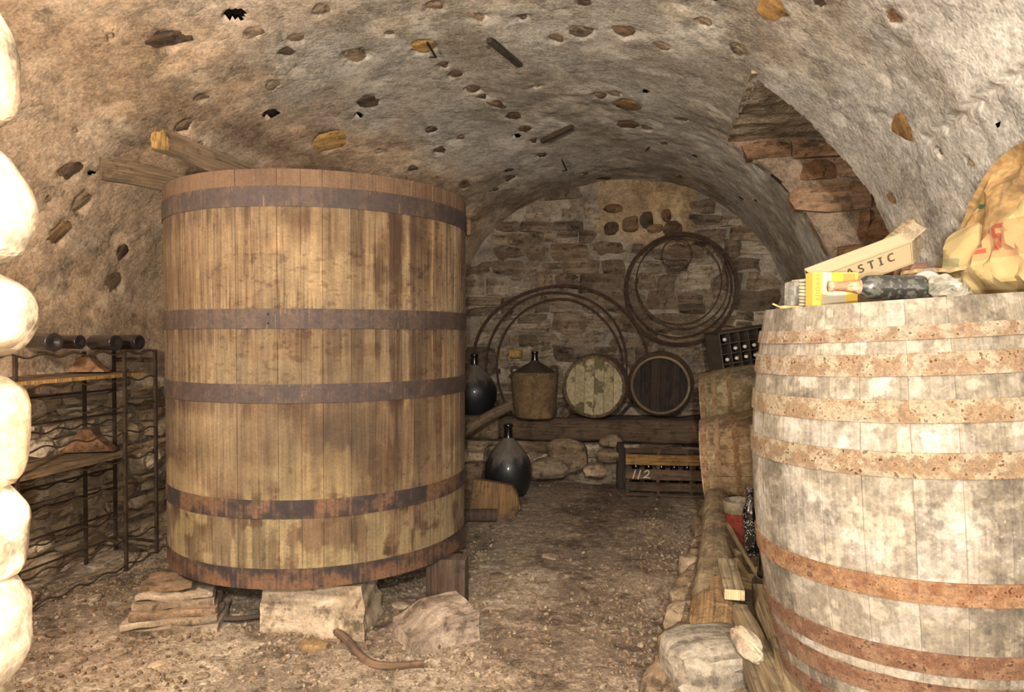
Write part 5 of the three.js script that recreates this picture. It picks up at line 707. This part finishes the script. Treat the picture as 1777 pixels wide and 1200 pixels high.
// ---------- irons and wedges left in the vault ----------
{
  const rod = (name, label, cat, x0, y0, x1, y1, w, m, drop, hook) => { const a = hitVault(x0, y0), b = hitVault(x1, y1); if (!a || !b) return; const A = a.p.clone().addScaledVector(vaultN(a.p), drop), B = b.p.clone().addScaledVector(vaultN(b.p), drop); const g = roughBox(w, w, A.distanceTo(B), w * 0.15, x0, { nx: 3, ny: 3, nz: 10, round: 0.2, freq: 12, flip: true }); g.translate(0, -w / 2, 0); const o = thing(name, label, cat, A.clone().lerp(B, 0.5)); o.lookAt(B); mesh('shaft', g, m, o); if (hook) { const L = A.distanceTo(B); const h = new THREE.CylinderGeometry(w * 0.45, w * 0.4, 0.05, 6); h.rotateZ(Math.PI / 2); h.translate(0.02, 0, L / 2 - 0.004); mesh('bent_tip', h, m, o); } return o; };
  const wm = M(0x4f4335, woodMap, woodBump, 0.004);
  rod('wooden_wedge', 'thick dark wooden wedge stuck in the vault near the top of the picture', 'wedge', 848, 68, 903, 112, 0.045, wm, 0.012); rod('wooden_wedge', 'dark wooden wedge in the vault before the end arch', 'wedge', 940, 244, 993, 219, 0.045, wm, 0.012);
  rod('iron_spike', 'bent iron spike hanging beside the ochre vault stone', 'spike', 741, 68, 757, 95, 0.012, blackIronM, 0.03, true); rod('iron_spike', 'small bent iron spike in the vault above the end arch', 'spike', 974, 273, 983, 292, 0.012, blackIronM, 0.03, true); rod('iron_spike', 'tiny iron spike in the vault to the right, above the end wall', 'spike', 1120, 259, 1127, 252, 0.01, blackIronM, 0.02);
  const k = C(1345, 311, 5.28); const rg = new THREE.CylinderGeometry(0.01, 0.012, 0.12, 8); rg.rotateX(1.2); rg.rotateY(-0.8); const o = mesh('iron_spike', rg, blackIronM); o.position.copy(k); tag(o, 'rusty iron pin sticking out between the niche stones', 'spike');
  const yl = C(886, 615, 7.42); const y2 = mesh('yellow_stone', roughBox(0.15, 0.1, 0.08, 0.01, 3, { nx: 4, ny: 3, nz: 2 }), M(0xa88a4e, stoneMap, stoneBump, 0.003)); y2.position.set(yl.x, yl.y - 0.05, ZB + 0.06); tag(y2, 'yellow stone set in the end wall behind the demijohns', 'stone');
}
// ---------- gravel and loose stones ----------
{
  const N = 9000, g = new THREE.IcosahedronGeometry(1, 0), m = new THREE.InstancedMesh(g, M(0xffffff, stoneMap, null, 0), N); m.name = 'gravel'; m.userData = { kind: 'stuff', label: 'loose gravel strewn over the earth floor', category: 'gravel' }; m.castShadow = m.receiveShadow = true; seed(131);
  const d = new THREE.Object3D(), c = new THREE.Color(); let i = 0, tries = 0; const cl = [0xa89b88, 0x97866f, 0x8f7c66, 0x7d6a57, 0xb4a794, 0x9a8064];
  while (i < N && tries++ < 400000) {
    const x = rr(-3.4, 1.0), z = rr(-7, -2.2); if (x > edgeX(z) - 0.02) continue; const b = fb3(x * 1.4, 2, z * 1.4, 3), l = sst(-0.55, -1.1, x + b * 0.8) * sst(-5.2, -4, z), r = sst(edgeX(z) - 0.75, edgeX(z) - 0.3, x + b * 0.7) * sst(-6.5, -5, z), u = Math.max(l, r * 0.9, 0.05); if (rnd() > u * (0.5 + 0.9 * sst(-0.2, 0.3, fb3(x * 4, 5, z * 4, 2)))) continue;
    const s = 0.004 + 0.011 * Math.pow(rnd(), 3.2); d.position.set(x, FLOOR(x, z) + s * 0.25, z); d.rotation.set(rnd() * 6, rnd() * 6, rnd() * 6); d.scale.set(s * rr(0.8, 1.6), s * rr(0.4, 0.9), s * rr(0.7, 1.3)); d.updateMatrix(); m.setMatrixAt(i, d.matrix); m.setColorAt(i, c.set(cl[(rnd() * 6) | 0])); i++;
  }
  m.count = i; scene.add(m);
  const ls = [[955, 968, 26, 'pale flat stone in the middle of the aisle'], [215, 1060, 30, 'flat stone on the floor just left of the slab stack'], [160, 1050, 26, 'flat stone on the floor below the bottle rack'], [90, 1110, 34, 'wide flat stone on the floor close to the jamb'], [270, 1160, 30, 'flat stone on the floor in front of the slab stack'], [520, 1165, 34, 'flat stone on the floor in front of the pale block'], [840, 985, 22, 'small stone on the floor beside the dark post'], [862, 1002, 26, 'angular stone on the floor between post and aisle'], [1085, 1095, 18, 'small stone on the gravel by the boulder'], [1130, 935, 22, 'flat stone on the floor near the far part of the log'], [870, 1065, 20, 'small stone on the floor right of the pinkish stone'], [655, 1035, 28, 'stone in the shade under the vat by the pale block'], [692, 1052, 30, 'stone under the vat between pale block and post'], [345, 1180, 26, 'flat stone at the bottom edge below the slab stack'], [600, 1190, 30, 'flat stone at the bottom edge below the root'], [1205, 887, 18, 'small pale stone at the foot of the lying barrels']];
  const gm = [paleStoneMs[1], stoneMs[0], stoneMs[3], stoneMs[1]]; ls.forEach(([x, y, w, where], k) => { const p = G(x, y), dd = (EYE) * F / (y - HOR), r = w * dd / F / 2; const o = mesh('loose_stone', rock(r, r * 0.3, r * 0.75, 0.25, k + 3, 2), gm[k % 4]); o.position.set(p.x, FLOOR(p.x, p.z) + r * 0.12, p.z); o.rotation.y = k; tag(o, where, 'stone', 'loose stones on the floor'); });
}

// bodies of the two added fill bulbs, both out of view
for (const [P, label] of [[ADDED_BULB, 'added bare bulb for fill light, out of view over the entrance passage'], [ADDED_BULB2, 'added bare warm bulb for fill light, out of view behind the door jamb']]) {
  const b = thing('added_bulb', label, 'bulb', P.clone());
  mesh('glass', lathe([[0, -0.05], [0.02, -0.045], [0.03, -0.02], [0.028, 0.005], [0.015, 0.035], [0.013, 0.045]], 20), new THREE.MeshStandardMaterial({ color: 0xffe9c8, emissive: 0xffd9a0, emissiveIntensity: 2, roughness: 0.3 }), b);
  mesh('socket', lathe([[0.016, 0.04], [0.018, 0.05], [0.018, 0.09], [0.008, 0.1], [0, 0.1]], 16), M(0x1c1a18, null, null, 0, { roughness: 0.5 }), b);
  const top = vaultTop(P.x, P.z) - P.y; mesh('cord', tube([V3(0, 0.1, 0), V3(0.003, 0.1 + (top - 0.1) / 2, 0), V3(0, top, 0)], 0.003, 6, 6), M(0x1c1a18, null, null, 0), b);
}
renderer.render(scene, camera);
